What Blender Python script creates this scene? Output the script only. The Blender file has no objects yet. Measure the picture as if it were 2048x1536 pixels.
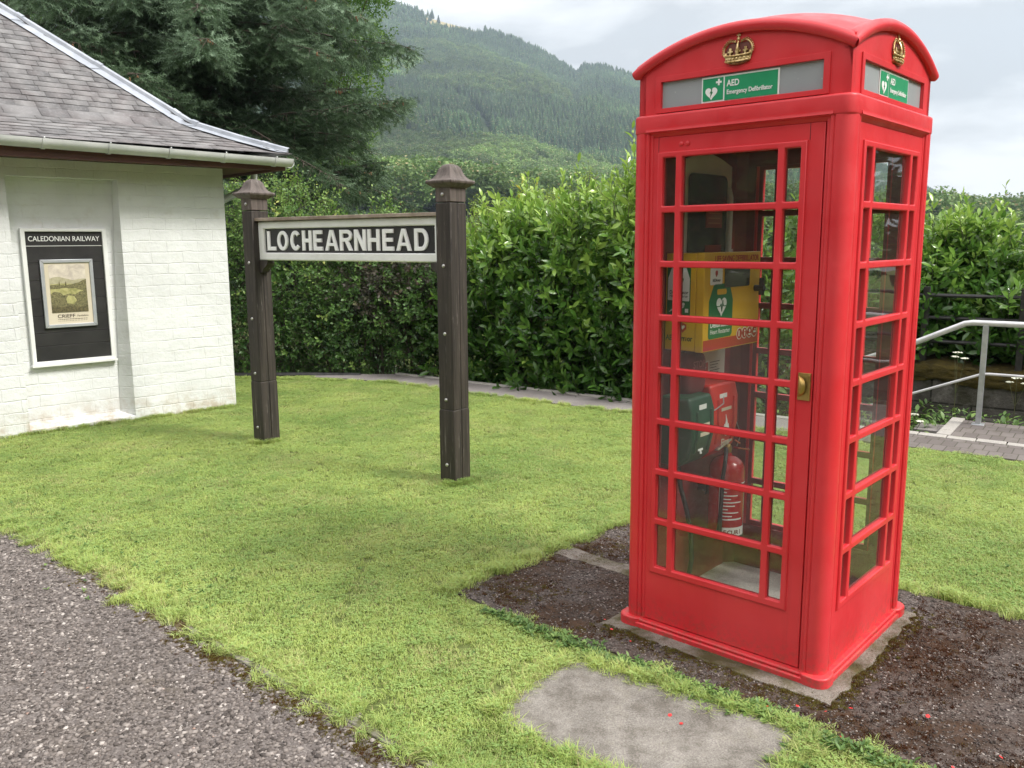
import bpy, bmesh, math, random
import numpy as np
from mathutils import Vector, Matrix

random.seed(7)
RNG = np.random.default_rng(11)
R = math.radians
SC = bpy.context.scene
COL = SC.collection

# ------------------------------------------------------------------ camera
F_PX, PITCH, ROLL, CAM_H = 1716.19, 0.1652, -0.0064, 1.6531
cr, sr, cp, sp = math.cos(ROLL), math.sin(ROLL), math.cos(PITCH), math.sin(PITCH)
_ex = Vector((1, 0, 0)); _u = Vector((0, sp, cp)); _f = Vector((0, cp, -sp))
_r = _ex * cr + _u * sr; _up = -_ex * sr + _u * cr
cam_d = bpy.data.cameras.new('camera')
cam_d.sensor_width = 36.0
cam_d.lens = F_PX / 2048 * 36.0
cam_d.clip_start = 0.05
cam_d.clip_end = 12000
cam = bpy.data.objects.new('camera', cam_d)
COL.objects.link(cam)
mw = Matrix((_r, _up, -_f)).transposed().to_4x4()
mw.translation = Vector((0, 0, CAM_H))
cam.matrix_world = mw
SC.camera = cam

# ------------------------------------------------------------------ light
SUN_DIR = Vector((0.64, -0.30, 0.71)).normalized()      # towards the sun
el = math.asin(SUN_DIR.z); az = math.atan2(SUN_DIR.x, SUN_DIR.y)
world = bpy.data.worlds.new('World'); SC.world = world; world.use_nodes = True
wn = world.node_tree; wn.nodes.clear()
def wnode(t, **k):
    n = wn.nodes.new(t)
    for a, b in k.items(): setattr(n, a, b)
    return n
SKY_STRENGTH = 0.10
out = wnode('ShaderNodeOutputWorld'); bg = wnode('ShaderNodeBackground'); bg.inputs[1].default_value = SKY_STRENGTH
sky = wnode('ShaderNodeTexSky', sky_type='NISHITA', sun_disc=False, sun_elevation=el, sun_rotation=az)
tc = wnode('ShaderNodeTexCoord')
mp = wnode('ShaderNodeMapping'); mp.inputs['Scale'].default_value = (1.0, 1.0, 3.4)
mp.inputs['Location'].default_value = (0.35, 0.1, 0.2)
nz = wnode('ShaderNodeTexNoise'); nz.inputs['Scale'].default_value = 3.6; nz.inputs['Detail'].default_value = 7
nz.inputs['Roughness'].default_value = 0.52; nz.inputs['Distortion'].default_value = 0.25
rp = wnode('ShaderNodeValToRGB')
rp.color_ramp.elements[0].position = 0.42; rp.color_ramp.elements[0].color = (4.4, 4.2, 4.2, 1)
rp.color_ramp.elements[1].position = 0.60; rp.color_ramp.elements[1].color = (8.7, 8.45, 8.3, 1)
sx = wnode('ShaderNodeSeparateXYZ')
mr = wnode('ShaderNodeMapRange'); mr.inputs[1].default_value = 0.25; mr.inputs[2].default_value = 0.95
mr.inputs[3].default_value = 1.0; mr.inputs[4].default_value = 2.4
vm = wnode('ShaderNodeVectorMath', operation='SCALE')
mix = wnode('ShaderNodeMix', data_type='RGBA'); mix.inputs[0].default_value = 0.97
L = wn.links.new
L(tc.outputs['Generated'], mp.inputs[0]); L(mp.outputs[0], nz.inputs['Vector']); L(nz.outputs[0], rp.inputs[0])
L(tc.outputs['Generated'], sx.inputs[0]); L(sx.outputs[2], mr.inputs[0])
L(rp.outputs[0], vm.inputs[0]); L(mr.outputs[0], vm.inputs['Scale'])
L(sky.outputs[0], mix.inputs['A']); L(vm.outputs[0], mix.inputs['B'])
L(mix.outputs['Result'], bg.inputs[0]); L(bg.outputs[0], out.inputs[0])

sd = bpy.data.lights.new('sun', 'SUN'); sd.energy = 2.3; sd.angle = R(14); sd.color = (1.0, 0.965, 0.90)
so_ = bpy.data.objects.new('sun', sd); COL.objects.link(so_)
so_.rotation_euler = (-SUN_DIR).to_track_quat('-Z', 'Y').to_euler()
so_.location = (20, -5, 30)

SC.view_settings.view_transform = 'Standard'; SC.view_settings.look = 'None'
SC.view_settings.exposure = 0.78; SC.view_settings.gamma = 1.0

# ------------------------------------------------------------------ helpers
def tag(o, label=None, cat=None, group=None, kind=None):
    if label: o['label'] = label
    if cat: o['category'] = cat
    if group: o['group'] = group
    if kind: o['kind'] = kind
    return o

def empty(name, loc, rz=0.0, **k):
    o = bpy.data.objects.new(name, None); COL.objects.link(o)
    o.empty_display_size = 0.1
    o.location = loc; o.rotation_euler = (0, 0, rz)
    return tag(o, **k)

def copy_tree(o, parent=None):
    c = o.copy(); COL.objects.link(c)
    if parent: c.parent = parent
    for ch in list(o.children): copy_tree(ch, c)
    return c

def T(x=0, y=0, z=0, rx=0, ry=0, rz=0, s=None):
    m = Matrix.Translation((x, y, z)) @ Matrix.Rotation(rz, 4, 'Z') @ Matrix.Rotation(ry, 4, 'Y') @ Matrix.Rotation(rx, 4, 'X')
    if s is not None: m = m @ Matrix.Diagonal((s[0], s[1], s[2], 1))
    return m
FRONT = Matrix.Rotation(math.pi / 2, 4, 'X')       # xy drawing -> xz plane, facing -y

class MB:
    """collects shapes; build() links them as ONE mesh object"""
    def __init__(self): self.v = []; self.f = []; self.m = []; self.mats = []
    def mi(self, mat):
        if mat not in self.mats: self.mats.append(mat)
        return self.mats.index(mat)
    def add(self, vs, fs, mat, M=None):
        b = len(self.v); i = self.mi(mat)
        for p in vs:
            p = Vector(p); self.v.append(tuple(M @ p if M else p))
        for f in fs: self.f.append([b + k for k in f]); self.m.append(i)
        return self
    def box(self, x0, x1, y0, y1, z0, z1, mat, M=None):
        vs = [(x, y, z) for z in (z0, z1) for y in (y0, y1) for x in (x0, x1)]
        fs = [(0, 2, 3, 1), (4, 5, 7, 6), (0, 1, 5, 4), (2, 6, 7, 3), (0, 4, 6, 2), (1, 3, 7, 5)]
        return self.add(vs, fs, mat, M)
    def prism(self, poly, z0, z1, mat, M=None):
        n = len(poly)
        vs = [(p[0], p[1], z0) for p in poly] + [(p[0], p[1], z1) for p in poly]
        fs = [tuple(range(n))[::-1], tuple(range(n, 2 * n))] + [(i, (i + 1) % n, n + (i + 1) % n, n + i) for i in range(n)]
        return self.add(vs, fs, mat, M)
    def lathe(self, prof, mat, n=24, M=None):
        vs = []; fs = []
        for r, z in prof:
            for k in range(n):
                a = 2 * math.pi * k / n; vs.append((r * math.cos(a), r * math.sin(a), z))
        for j in range(len(prof) - 1):
            for k in range(n):
                fs.append((j * n + k, j * n + (k + 1) % n, (j + 1) * n + (k + 1) % n, (j + 1) * n + k))
        fs.append(tuple(range(n))[::-1]); fs.append(tuple(range((len(prof) - 1) * n, len(prof) * n)))
        return self.add(vs, fs, mat, M)
    def tube(self, pts, r, mat, n=8, M=None, flat=1.0):
        pts = [Vector(p) for p in pts]; rs = r if isinstance(r, (list, tuple)) else [r] * len(pts)
        vs = []; fs = []; prev = None
        for i, p in enumerate(pts):
            d = (pts[min(i + 1, len(pts) - 1)] - pts[max(i - 1, 0)]).normalized()
            if prev is None:
                prev = d.cross(Vector((0, 0, 1)) if abs(d.z) < 0.9 else Vector((1, 0, 0))).normalized()
            a = (prev - d * prev.dot(d)).normalized(); b = d.cross(a); prev = a
            for k in range(n):
                t = 2 * math.pi * k / n
                vs.append(p + a * rs[i] * math.cos(t) + b * rs[i] * flat * math.sin(t))
        for i in range(len(pts) - 1):
            for k in range(n):
                fs.append((i * n + k, i * n + (k + 1) % n, (i + 1) * n + (k + 1) % n, (i + 1) * n + k))
        fs.append(tuple(range(n))[::-1]); fs.append(tuple(range((len(pts) - 1) * n, len(pts) * n)))
        return self.add(vs, fs, mat, M)
    def mesh(self, me, mat, M=None):
        vs = [v.co[:] for v in me.vertices]; fs = [tuple(p.vertices) for p in me.polygons]
        self.add(vs, fs, mat, M); bpy.data.meshes.remove(me); return self
    def plate(self, outlines, thick, mat, bevel=0.0, M=None, seg=2):
        """flat shape with holes in xy, thickness +-thick/2 in z"""
        cu = bpy.data.curves.new('tmp', 'CURVE'); cu.dimensions = '2D'; cu.fill_mode = 'BOTH'
        cu.extrude = max(0.0, thick / 2 - bevel); cu.bevel_depth = bevel; cu.bevel_resolution = seg; cu.offset = -bevel
        for o in outlines:
            s = cu.splines.new('POLY'); s.points.add(len(o) - 1)
            for i, p in enumerate(o): s.points[i].co = (p[0], p[1], 0, 1)
            s.use_cyclic_u = True
        ob = bpy.data.objects.new('tmp', cu); me = bpy.data.meshes.new_from_object(ob)
        self.mesh(me, mat, M); bpy.data.objects.remove(ob); bpy.data.curves.remove(cu); return self
    def text(self, s, size, mat, M=None, thick=0.0, bold=0.0, ax='LEFT', sx=1.0, space=1.0, fit=None):
        cu = bpy.data.curves.new('tmp', 'FONT'); cu.body = s; cu.size = size; cu.extrude = thick; cu.offset = bold
        cu.align_x = ax; cu.space_character = space
        ob = bpy.data.objects.new('tmp', cu); me = bpy.data.meshes.new_from_object(ob)
        if fit and len(me.vertices):
            xs = [v.co.x for v in me.vertices]; sx = fit / (max(xs) - min(xs))
        for v in me.vertices: v.co.x *= sx
        self.mesh(me, mat, M); bpy.data.objects.remove(ob); bpy.data.curves.remove(cu); return self
    def build(self, name, parent=None, smooth=35, bevel=0.0, bseg=2, recalc=True, **k):
        me = bpy.data.meshes.new(name); me.from_pydata(self.v, [], self.f)
        for m in self.mats: me.materials.append(m)
        me.polygons.foreach_set('material_index', self.m)
        if recalc:
            bm = bmesh.new(); bm.from_mesh(me)
            bmesh.ops.recalc_face_normals(bm, faces=bm.faces); bm.to_mesh(me); bm.free()
        o = bpy.data.objects.new(name, me); COL.objects.link(o)
        if parent: o.parent = parent
        if bevel:
            b = o.modifiers.new('bevel', 'BEVEL'); b.width = bevel; b.segments = bseg; b.limit_method = 'ANGLE'; b.angle_limit = R(40)
        if smooth:
            me.polygons.foreach_set('use_smooth', [True] * len(me.polygons)); me.set_sharp_from_angle(angle=R(smooth))
        me.update()
        return tag(o, **k)

def rect(x0, x1, y0, y1): return [(x0, y0), (x1, y0), (x1, y1), (x0, y1)]
def rrect(x0, x1, y0, y1, r, n=5):
    o = []
    for cx, cy, a0 in ((x1 - r, y0 + r, -90), (x1 - r, y1 - r, 0), (x0 + r, y1 - r, 90), (x0 + r, y0 + r, 180)):
        for k in range(n + 1):
            a = R(a0 + 90 * k / n); o.append((cx + r * math.cos(a), cy + r * math.sin(a)))
    return o
def circle(cx, cy, r, n=16, ry=None): return [(cx + r * math.cos(2 * math.pi * k / n), cy + (ry or r) * math.sin(2 * math.pi * k / n)) for k in range(n)]
def heart(cx, cy, s, n=28):
    o = []
    for k in range(n):
        t = 2 * math.pi * k / n
        o.append((cx + s * 16 * math.sin(t) ** 3 / 32, cy + s * (13 * math.cos(t) - 5 * math.cos(2 * t) - 2 * math.cos(3 * t) - math.cos(4 * t)) / 32))
    return o

# ------------------------------------------------------------------ materials
class NT:
    def __init__(self, name):
        self.m = bpy.data.materials.new(name); self.m.use_nodes = True
        self.t = self.m.node_tree; self.b = self.t.nodes['Principled BSDF']; self.o = self.t.nodes['Material Output']
    def n(self, t, ins=None, **k):
        x = self.t.nodes.new(t)
        for a, b in k.items(): setattr(x, a, b)
        for a, b in (ins or {}).items():
            if isinstance(b, bpy.types.NodeSocket): self.t.links.new(b, x.inputs[a])
            else: x.inputs[a].default_value = b
        return x
    def l(self, a, b): self.t.links.new(a, b)
    def ramp(self, fac, stops):
        r = self.n('ShaderNodeValToRGB', {0: fac}); e = r.color_ramp.elements
        while len(e) < len(stops): e.new(0.5)
        for i, (p, c) in enumerate(stops):
            e[i].position = p; e[i].color = (c, c, c, 1) if isinstance(c, (int, float)) else (*c, 1)
        return r.outputs[0]
    def noise(self, vec, scale, detail=3, rough=0.55, dist=0.0):
        x = self.n('ShaderNodeTexNoise', {'Scale': scale, 'Detail': detail, 'Roughness': rough, 'Distortion': dist})
        if vec: self.l(vec, x.inputs['Vector'])
        return x.outputs[0]
    def mix(self, fac, a, b, mode='MIX'):
        x = self.n('ShaderNodeMix', data_type='RGBA', blend_type=mode)
        for s, v in ((x.inputs[0], fac), (x.inputs['A'], a), (x.inputs['B'], b)):
            if isinstance(v, bpy.types.NodeSocket): self.l(v, s)
            elif isinstance(v, (int, float)): s.default_value = v
            else: s.default_value = (*v, 1)
        return x.outputs['Result']
    def bump(self, h, strength=0.3, dist=0.01, prev=None):
        x = self.n('ShaderNodeBump', {'Height': h, 'Strength': strength, 'Distance': dist})
        if prev: self.l(prev, x.inputs['Normal'])
        self.l(x.outputs[0], self.b.inputs['Normal']); return x.outputs[0]
    def color(self, c):
        if isinstance(c, bpy.types.NodeSocket): self.l(c, self.b.inputs['Base Color'])
        else: self.b.inputs['Base Color'].default_value = (*c, 1)
    def set(self, rough=0.6, metal=0.0, spec=0.5, coat=0.0, coatr=0.1):
        self.b.inputs['Roughness'].default_value = rough; self.b.inputs['Metallic'].default_value = metal
        self.b.inputs['Specular IOR Level'].default_value = spec
        self.b.inputs['Coat Weight'].default_value = coat; self.b.inputs['Coat Roughness'].default_value = coatr

def M(name, c1, c2=None, scale=6.0, rough=0.6, metal=0.0, bump=0.0, bscale=40.0, bdist=0.003, spec=0.5, coat=0.0, lo=0.35, hi=0.65):
    k = NT(name); tcn = k.n('ShaderNodeTexCoord').outputs['Object']
    if c2: k.color(k.ramp(k.noise(tcn, scale, 5), [(lo, c1), (hi, c2)]))
    else: k.color(c1)
    k.set(rough, metal, spec, coat)
    if bump: k.bump(k.noise(tcn, bscale, 4), bump, bdist)
    return k.m

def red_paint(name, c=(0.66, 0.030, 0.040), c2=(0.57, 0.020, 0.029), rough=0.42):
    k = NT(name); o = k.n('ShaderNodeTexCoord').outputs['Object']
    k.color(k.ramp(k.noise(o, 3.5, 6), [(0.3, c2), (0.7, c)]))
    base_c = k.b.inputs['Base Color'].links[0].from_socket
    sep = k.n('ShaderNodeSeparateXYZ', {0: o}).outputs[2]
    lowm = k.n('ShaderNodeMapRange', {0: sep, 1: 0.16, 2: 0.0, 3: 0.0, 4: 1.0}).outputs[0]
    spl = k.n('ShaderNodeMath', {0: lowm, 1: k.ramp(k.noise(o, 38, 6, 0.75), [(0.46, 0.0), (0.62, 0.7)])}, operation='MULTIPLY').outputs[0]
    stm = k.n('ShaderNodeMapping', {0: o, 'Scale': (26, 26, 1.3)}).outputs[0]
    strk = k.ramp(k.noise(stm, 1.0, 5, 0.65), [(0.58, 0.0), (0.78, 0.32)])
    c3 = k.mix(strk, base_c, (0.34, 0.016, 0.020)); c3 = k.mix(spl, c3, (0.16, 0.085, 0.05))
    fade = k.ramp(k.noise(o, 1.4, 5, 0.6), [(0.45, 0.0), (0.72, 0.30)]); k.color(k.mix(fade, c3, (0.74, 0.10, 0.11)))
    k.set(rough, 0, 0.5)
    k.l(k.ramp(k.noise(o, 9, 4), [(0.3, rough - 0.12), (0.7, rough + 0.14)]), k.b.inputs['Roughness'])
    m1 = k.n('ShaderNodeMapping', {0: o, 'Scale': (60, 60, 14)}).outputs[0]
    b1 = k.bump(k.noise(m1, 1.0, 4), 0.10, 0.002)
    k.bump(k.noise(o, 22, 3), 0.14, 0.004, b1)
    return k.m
RED = red_paint('red_gloss_paint')
RED_SHADED = red_paint('red_paint_shaded_inside', (0.20, 0.017, 0.017), (0.11, 0.012, 0.012), 0.5)  # same red as outside, with the interior shade put into the colour

def gold():
    k = NT('gilded_metal'); o = k.n('ShaderNodeTexCoord').outputs['Object']
    k.color(k.ramp(k.noise(o, 60, 3), [(0.35, (0.30, 0.19, 0.06)), (0.6, (0.72, 0.55, 0.28))])); k.set(0.38, 0.75)
    k.bump(k.noise(o, 150, 2), 0.3, 0.002); return k.m
GOLD = gold()
BRASS = M('worn_brass', (0.40, 0.26, 0.08), (0.55, 0.38, 0.13), 30, 0.38, 0.9, 0.1, 80)
WHITE = M('white_gloss_paint', (0.78, 0.79, 0.78), (0.68, 0.69, 0.67), 5, 0.45, bump=0.15, bscale=30)
WHITE_P = M('white_print', (0.80, 0.81, 0.80), rough=0.4)
BLACK = M('black_painted_boards', (0.013, 0.013, 0.014), (0.028, 0.027, 0.027), 5, 0.45, bump=0.25, bscale=25)
BLACK_P = M('black_print', (0.02, 0.02, 0.02), rough=0.4)
BLACK_R = M('black_rubber', (0.015, 0.015, 0.016), rough=0.55)
DARKIRON = M('dark_painted_iron', (0.012, 0.012, 0.014), (0.03, 0.028, 0.028), 20, 0.45, bump=0.2, bscale=60)
GREEN_S = M('green_sign_vinyl', (0.022, 0.27, 0.12), (0.028, 0.30, 0.14), 8, 0.3)
GREEN_P = M('green_print', (0.010, 0.16, 0.055), rough=0.4)
GREEN_C = M('dark_green_plastic', (0.010, 0.060, 0.034), (0.014, 0.075, 0.042), 12, 0.4)
RED_P = M('red_print', (0.42, 0.022, 0.018), rough=0.4)
RED_C = M('red_plastic', (0.62, 0.022, 0.014), (0.52, 0.018, 0.012), 12, 0.38)
MAROON = M('maroon_cloth', (0.14, 0.012, 0.016), (0.09, 0.010, 0.012), 15, 0.8, bump=0.4, bscale=120)
YELLOW = M('yellow_powder_coat', (0.72, 0.42, 0.022), (0.66, 0.38, 0.02), 6, 0.42)
CHROME = M('galvanised_bolt', (0.62, 0.62, 0.60), (0.45, 0.45, 0.44), 80, 0.35, 0.8)
GALV = M('galvanised_steel', (0.36, 0.38, 0.40), (0.48, 0.50, 0.52), 14, 0.42, 0.55, 0.1, 60)
STEELP = M('pale_steel_handrail', (0.50, 0.50, 0.52), (0.60, 0.60, 0.61), 10, 0.35, 0.35, 0.05, 60)
PVC = M('grey_gutter_plastic', (0.58, 0.59, 0.59), (0.46, 0.48, 0.47), 5, 0.38)
FASCIA = M('brown_fascia_paint', (0.12, 0.045, 0.035), (0.09, 0.035, 0.03), 6, 0.55, bump=0.1)
PAPER = M('cream_poster_paper', (0.62, 0.56, 0.44), (0.56, 0.50, 0.38), 4, 0.5)
SILVER = M('grey_snap_frame', (0.42, 0.45, 0.48), (0.50, 0.52, 0.54), 12, 0.35, 0.4)

def frosted():
    k = NT('frosted_opal_pane'); o = k.n('ShaderNodeTexCoord').outputs['Object']
    c = k.ramp(k.noise(o, 3, 3), [(0.3, (0.27, 0.29, 0.31)), (0.7, (0.33, 0.35, 0.37))])
    sp_ = k.ramp(k.noise(o, 90, 2), [(0.70, 0.0), (0.74, 1.0)])
    k.color(k.mix(sp_, c, (0.6, 0.62, 0.62))); k.set(0.25, 0, 0.5); return k.m
OPAL = frosted()

def glass():
    k = NT('dusty_window_glass'); o = k.n('ShaderNodeTexCoord').outputs['Object']
    tr = k.n('ShaderNodeBsdfTransparent', {0: (0.90, 0.93, 0.90, 1)})
    gl = k.n('ShaderNodeBsdfGlossy', {'Roughness': 0.02, 'Color': (1, 1, 1, 1)})
    nb = k.n('ShaderNodeBump', {'Height': k.noise(o, 5, 1), 'Strength': 0.05, 'Distance': 0.01})
    k.l(nb.outputs[0], gl.inputs['Normal'])
    lw = k.n('ShaderNodeLayerWeight', {0: 0.5}).outputs['Facing']
    p5 = k.n('ShaderNodeMath', {0: lw, 1: 5.0}, operation='POWER').outputs[0]
    fr = k.n('ShaderNodeMath', {0: p5, 1: 0.80, 2: 0.085}, operation='MULTIPLY_ADD')
    mx = k.n('ShaderNodeMixShader'); k.l(fr.outputs[0], mx.inputs[0]); k.l(tr.outputs[0], mx.inputs[1]); k.l(gl.outputs[0], mx.inputs[2])
    df = k.n('ShaderNodeBsdfDiffuse', {0: (0.55, 0.52, 0.48, 1)})
    dust = k.ramp(k.noise(o, 140, 2, 0.6), [(0.68, 0.028), (0.76, 0.34)])
    m2 = k.n('ShaderNodeMixShader'); k.l(dust, m2.inputs[0]); k.l(mx.outputs[0], m2.inputs[1]); k.l(df.outputs[0], m2.inputs[2])
    k.l(m2.outputs[0], k.o.inputs[0]); k.t.nodes.remove(k.b); return k.m
GLASS = glass()

def wood(name, c1, c2, pale, lichen=0.0):
    k = NT(name); o = k.n('ShaderNodeTexCoord').outputs['Object']
    g = k.n('ShaderNodeMapping', {0: o, 'Scale': (34, 34, 1.6)}).outputs[0]
    n1 = k.noise(g, 1.0, 5, 0.6)
    c = k.ramp(n1, [(0.3, c1), (0.6, c2)])
    g2 = k.n('ShaderNodeMapping', {0: o, 'Scale': (70, 70, 5)}).outputs[0]
    w = k.ramp(k.noise(g2, 1.0, 3, 0.7), [(0.60, 0.0), (0.72, 0.75)])
    w2 = k.ramp(k.noise(o, 3.0, 3), [(0.36, 0.0), (0.58, 1.0)])
    mm = k.n('ShaderNodeMath', {0: w, 1: w2}, operation='MULTIPLY').outputs[0]
    k.color(k.mix(mm, c, pale)); k.set(0.62, 0, 0.4)
    k.bump(n1, 0.5, 0.003); return k.m
POSTWOOD = wood('weathered_stained_post_wood', (0.015, 0.0125, 0.011), (0.050, 0.041, 0.034), (0.27, 0.25, 0.225))
CAPWOOD = wood('weathered_cap_wood', (0.055, 0.043, 0.037), (0.125, 0.102, 0.090), (0.28, 0.26, 0.24))
RAILWOOD = M('bleached_timber_capping', (0.20, 0.15, 0.115), (0.36, 0.30, 0.25), 8, 0.7, bump=0.3, bscale=60)

def concrete(name, c1, c2, moss=0.0, mosscol=(0.05, 0.06, 0.012), scale=3.0, speck=0.0, bump=0.35, mscale=2.5, mlo=0.5):
    k = NT(name); o = k.n('ShaderNodeTexCoord').outputs['Object']
    c = k.ramp(k.noise(o, scale, 8, 0.62), [(0.3, c1), (0.68, c2)])
    fine = k.noise(o, 160, 3, 0.7)
    c = k.mix(0.5, c, k.ramp(fine, [(0.3, tuple(x * 0.55 for x in c1)), (0.7, tuple(min(1, x * 1.35) for x in c2))]))
    if speck:
        v = k.n('ShaderNodeTexVoronoi', {'Vector': o, 'Scale': 130.0})
        c = k.mix(speck, c, k.ramp(v.outputs['Color'], [(0.0, (0.03, 0.025, 0.025)), (0.6, (0.10, 0.085, 0.08)), (1.0, (0.30, 0.27, 0.25))]))
    if moss:
        f = k.ramp(k.noise(o, mscale, 7, 0.68, 0.3), [(mlo - 0.06, 0.0), (mlo + 0.10, moss)])
        mc = k.ramp(k.noise(o, 9, 4), [(0.35, mosscol), (0.7, tuple(x * 1.9 for x in mosscol))])
        c = k.mix(f, c, mc)
    k.color(c); k.set(0.88, 0, 0.25)
    b = k.bump(fine, bump, 0.004); k.bump(k.noise(o, 30, 4), bump, 0.012, b); return k.m

def leafmat(name, stops, rough=0.4, trans=0.3, spec=0.5, attr='rnd', tscale=1.25):
    k = NT(name)
    a = k.n('ShaderNodeAttribute', attribute_name=attr, attribute_type='GEOMETRY').outputs['Fac']
    c = k.ramp(a, stops); k.color(c); k.set(rough, 0, spec)
    tl = k.n('ShaderNodeBsdfTranslucent')
    vmn = k.n('ShaderNodeVectorMath', {0: c}, operation='SCALE'); vmn.inputs['Scale'].default_value = tscale
    k.l(vmn.outputs[0], tl.inputs[0])
    mx = k.n('ShaderNodeMixShader', {0: trans}); k.l(k.b.outputs[0], mx.inputs[1]); k.l(tl.outputs[0], mx.inputs[2])
    k.l(mx.outputs[0], k.o.inputs[0]); return k.m

# ------------------------------------------------------------------ bulk geometry
def bulk(name, V, F, mats, parent=None, rnd=None, mi=None, smooth=False, **k):
    """V (n,3), F (m,k) all faces same size"""
    V = np.ascontiguousarray(V, dtype=np.float32); F = np.ascontiguousarray(F, dtype=np.int32)
    me = bpy.data.meshes.new(name)
    me.vertices.add(len(V)); me.vertices.foreach_set('co', V.ravel())
    m, kk = F.shape
    me.loops.add(m * kk); me.loops.foreach_set('vertex_index', F.ravel())
    me.polygons.add(m); me.polygons.foreach_set('loop_start', np.arange(0, m * kk, kk, dtype=np.int32))
    me.polygons.foreach_set('loop_total', np.full(m, kk, dtype=np.int32))
    if mi is not None: me.polygons.foreach_set('material_index', np.asarray(mi, dtype=np.int32))
    if smooth: me.polygons.foreach_set('use_smooth', np.ones(m, dtype=bool))
    if rnd is not None:
        at = me.attributes.new('rnd', 'FLOAT', 'POINT'); at.data.foreach_set('value', np.asarray(rnd, dtype=np.float32))
    for x in (mats if isinstance(mats, (list, tuple)) else [mats]): me.materials.append(x)
    me.update(calc_edges=True); me.validate()
    o = bpy.data.objects.new(name, me); COL.objects.link(o)
    if parent: o.parent = parent
    return tag(o, **k)

def norm(a): return a / np.maximum(np.linalg.norm(a, axis=-1, keepdims=True), 1e-9)

def frames(d, up=None, roll=None):
    """rotation matrices whose columns are side, dir, normal"""
    d = norm(d); n = len(d)
    upv = np.tile(np.array([0, 0, 1.0]), (n, 1)) if up is None else up
    s = np.cross(d, upv); bad = np.linalg.norm(s, axis=1) < 1e-3; s[bad] = (1, 0, 0)
    s = norm(s); nn = np.cross(s, d)
    if roll is not None:
        c, q = np.cos(roll)[:, None], np.sin(roll)[:, None]
        s, nn = s * c + nn * q, nn * c - s * q
    return np.stack([s, d, nn], axis=2)

def stamp(tv, tf, Rm, pos, size, rnd):
    """copies template tv/tf; returns V, F, rnd per vertex"""
    n = len(pos); k = len(tv)
    sz = size[:, None] if size.ndim == 1 else size
    V = np.einsum('nij,kj->nki', Rm, tv) * sz[:, None, :] if sz.shape[1] == 1 else np.einsum('nij,nkj->nki', Rm, tv[None] * sz[:, None, :])
    V = V + pos[:, None, :]
    F = tf[None] + (np.arange(n) * k)[:, None, None]
    return V.reshape(-1, 3), F.reshape(-1, tf.shape[1]), np.repeat(rnd, k)

def leaf_template(w=0.4, fold=0.12, droop=0.15, n=4):
    """leaf along +y of length 1, quads"""
    vs = []; fs = []
    for i in range(n + 1):
        t = i / n; ww = w * 0.5 * (math.sin(math.pi * min(1, (0.05 + 0.95 * t)) ** 1.15)) ** 0.8 if i < n else 0.02
        z = -droop * t * t
        vs += [(-ww, t, z + fold * ww * 2), (0, t, z), (ww, t, z + fold * ww * 2)]
    for i in range(n):
        a = i * 3; fs += [(a, a + 1, a + 4, a + 3), (a + 1, a + 2, a + 5, a + 4)]
    return np.array(vs, float), np.array(fs)

def shoots(n, base, direc, length, k, leaf, lw, spread=0.9, rnd=None, jitter=0.25):
    """leaves in spirals round little stems: returns leaf pos, frames, size, rnd, plus stems"""
    d = norm(direc)
    t = (np.arange(k) + 0.5) / k; t = 0.15 + 0.85 * t
    pos = base[:, None, :] + d[:, None, :] * (length[:, None] * t[None])[:, :, None]
    a = np.arange(k)[None] * 2.4 + RNG.uniform(0, 6.28, (n, 1)) + RNG.normal(0, jitter, (n, k))
    fr = frames(d); s = fr[:, :, 0]; q = fr[:, :, 2]
    lean = spread * (1.15 - 0.75 * t)[None] + RNG.normal(0, 0.15, (n, k))
    rad = s[:, None, :] * np.cos(a)[..., None] + q[:, None, :] * np.sin(a)[..., None]
    ld = d[:, None, :] * np.cos(lean)[..., None] + rad * np.sin(lean)[..., None]
    ld[..., 2] += RNG.normal(0, 0.12, (n, k))
    size = leaf * (0.50 + 0.85 * RNG.random((n, k))) * (1.0 - 0.35 * t[None])
    rr = (rnd if rnd is not None else RNG.random(n))[:, None] + RNG.normal(0, 0.07, (n, k)) + 0.10 * (t[None] - 0.5)
    ld = ld.reshape(-1, 3); pos = pos.reshape(-1, 3)
    up = np.repeat(d, k, axis=0) + 0.3 * RNG.normal(size=(n * k, 3))
    return pos, frames(ld, norm(up), RNG.normal(0, 0.3, n * k)), size.reshape(-1), np.clip(rr.reshape(-1), 0, 1)

def sticks(P0, P1, r, sides=3):
    """many thin tapered sticks as quads"""
    n = len(P0); fr = frames(P1 - P0); r = np.asarray(r) * np.ones(n)
    V = np.zeros((n, 2 * sides, 3))
    for k in range(sides):
        a = 2 * math.pi * k / sides
        off = (fr[:, :, 0] * math.cos(a) + fr[:, :, 2] * math.sin(a)) * r[:, None]
        V[:, k] = P0 + off; V[:, sides + k] = P1 + off * 0.6
    f = np.array([(k, (k + 1) % sides, sides + (k + 1) % sides, sides + k) for k in range(sides)])
    F = f[None] + (np.arange(n) * 2 * sides)[:, None, None]
    return V.reshape(-1, 3), F.reshape(-1, 4)

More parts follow.
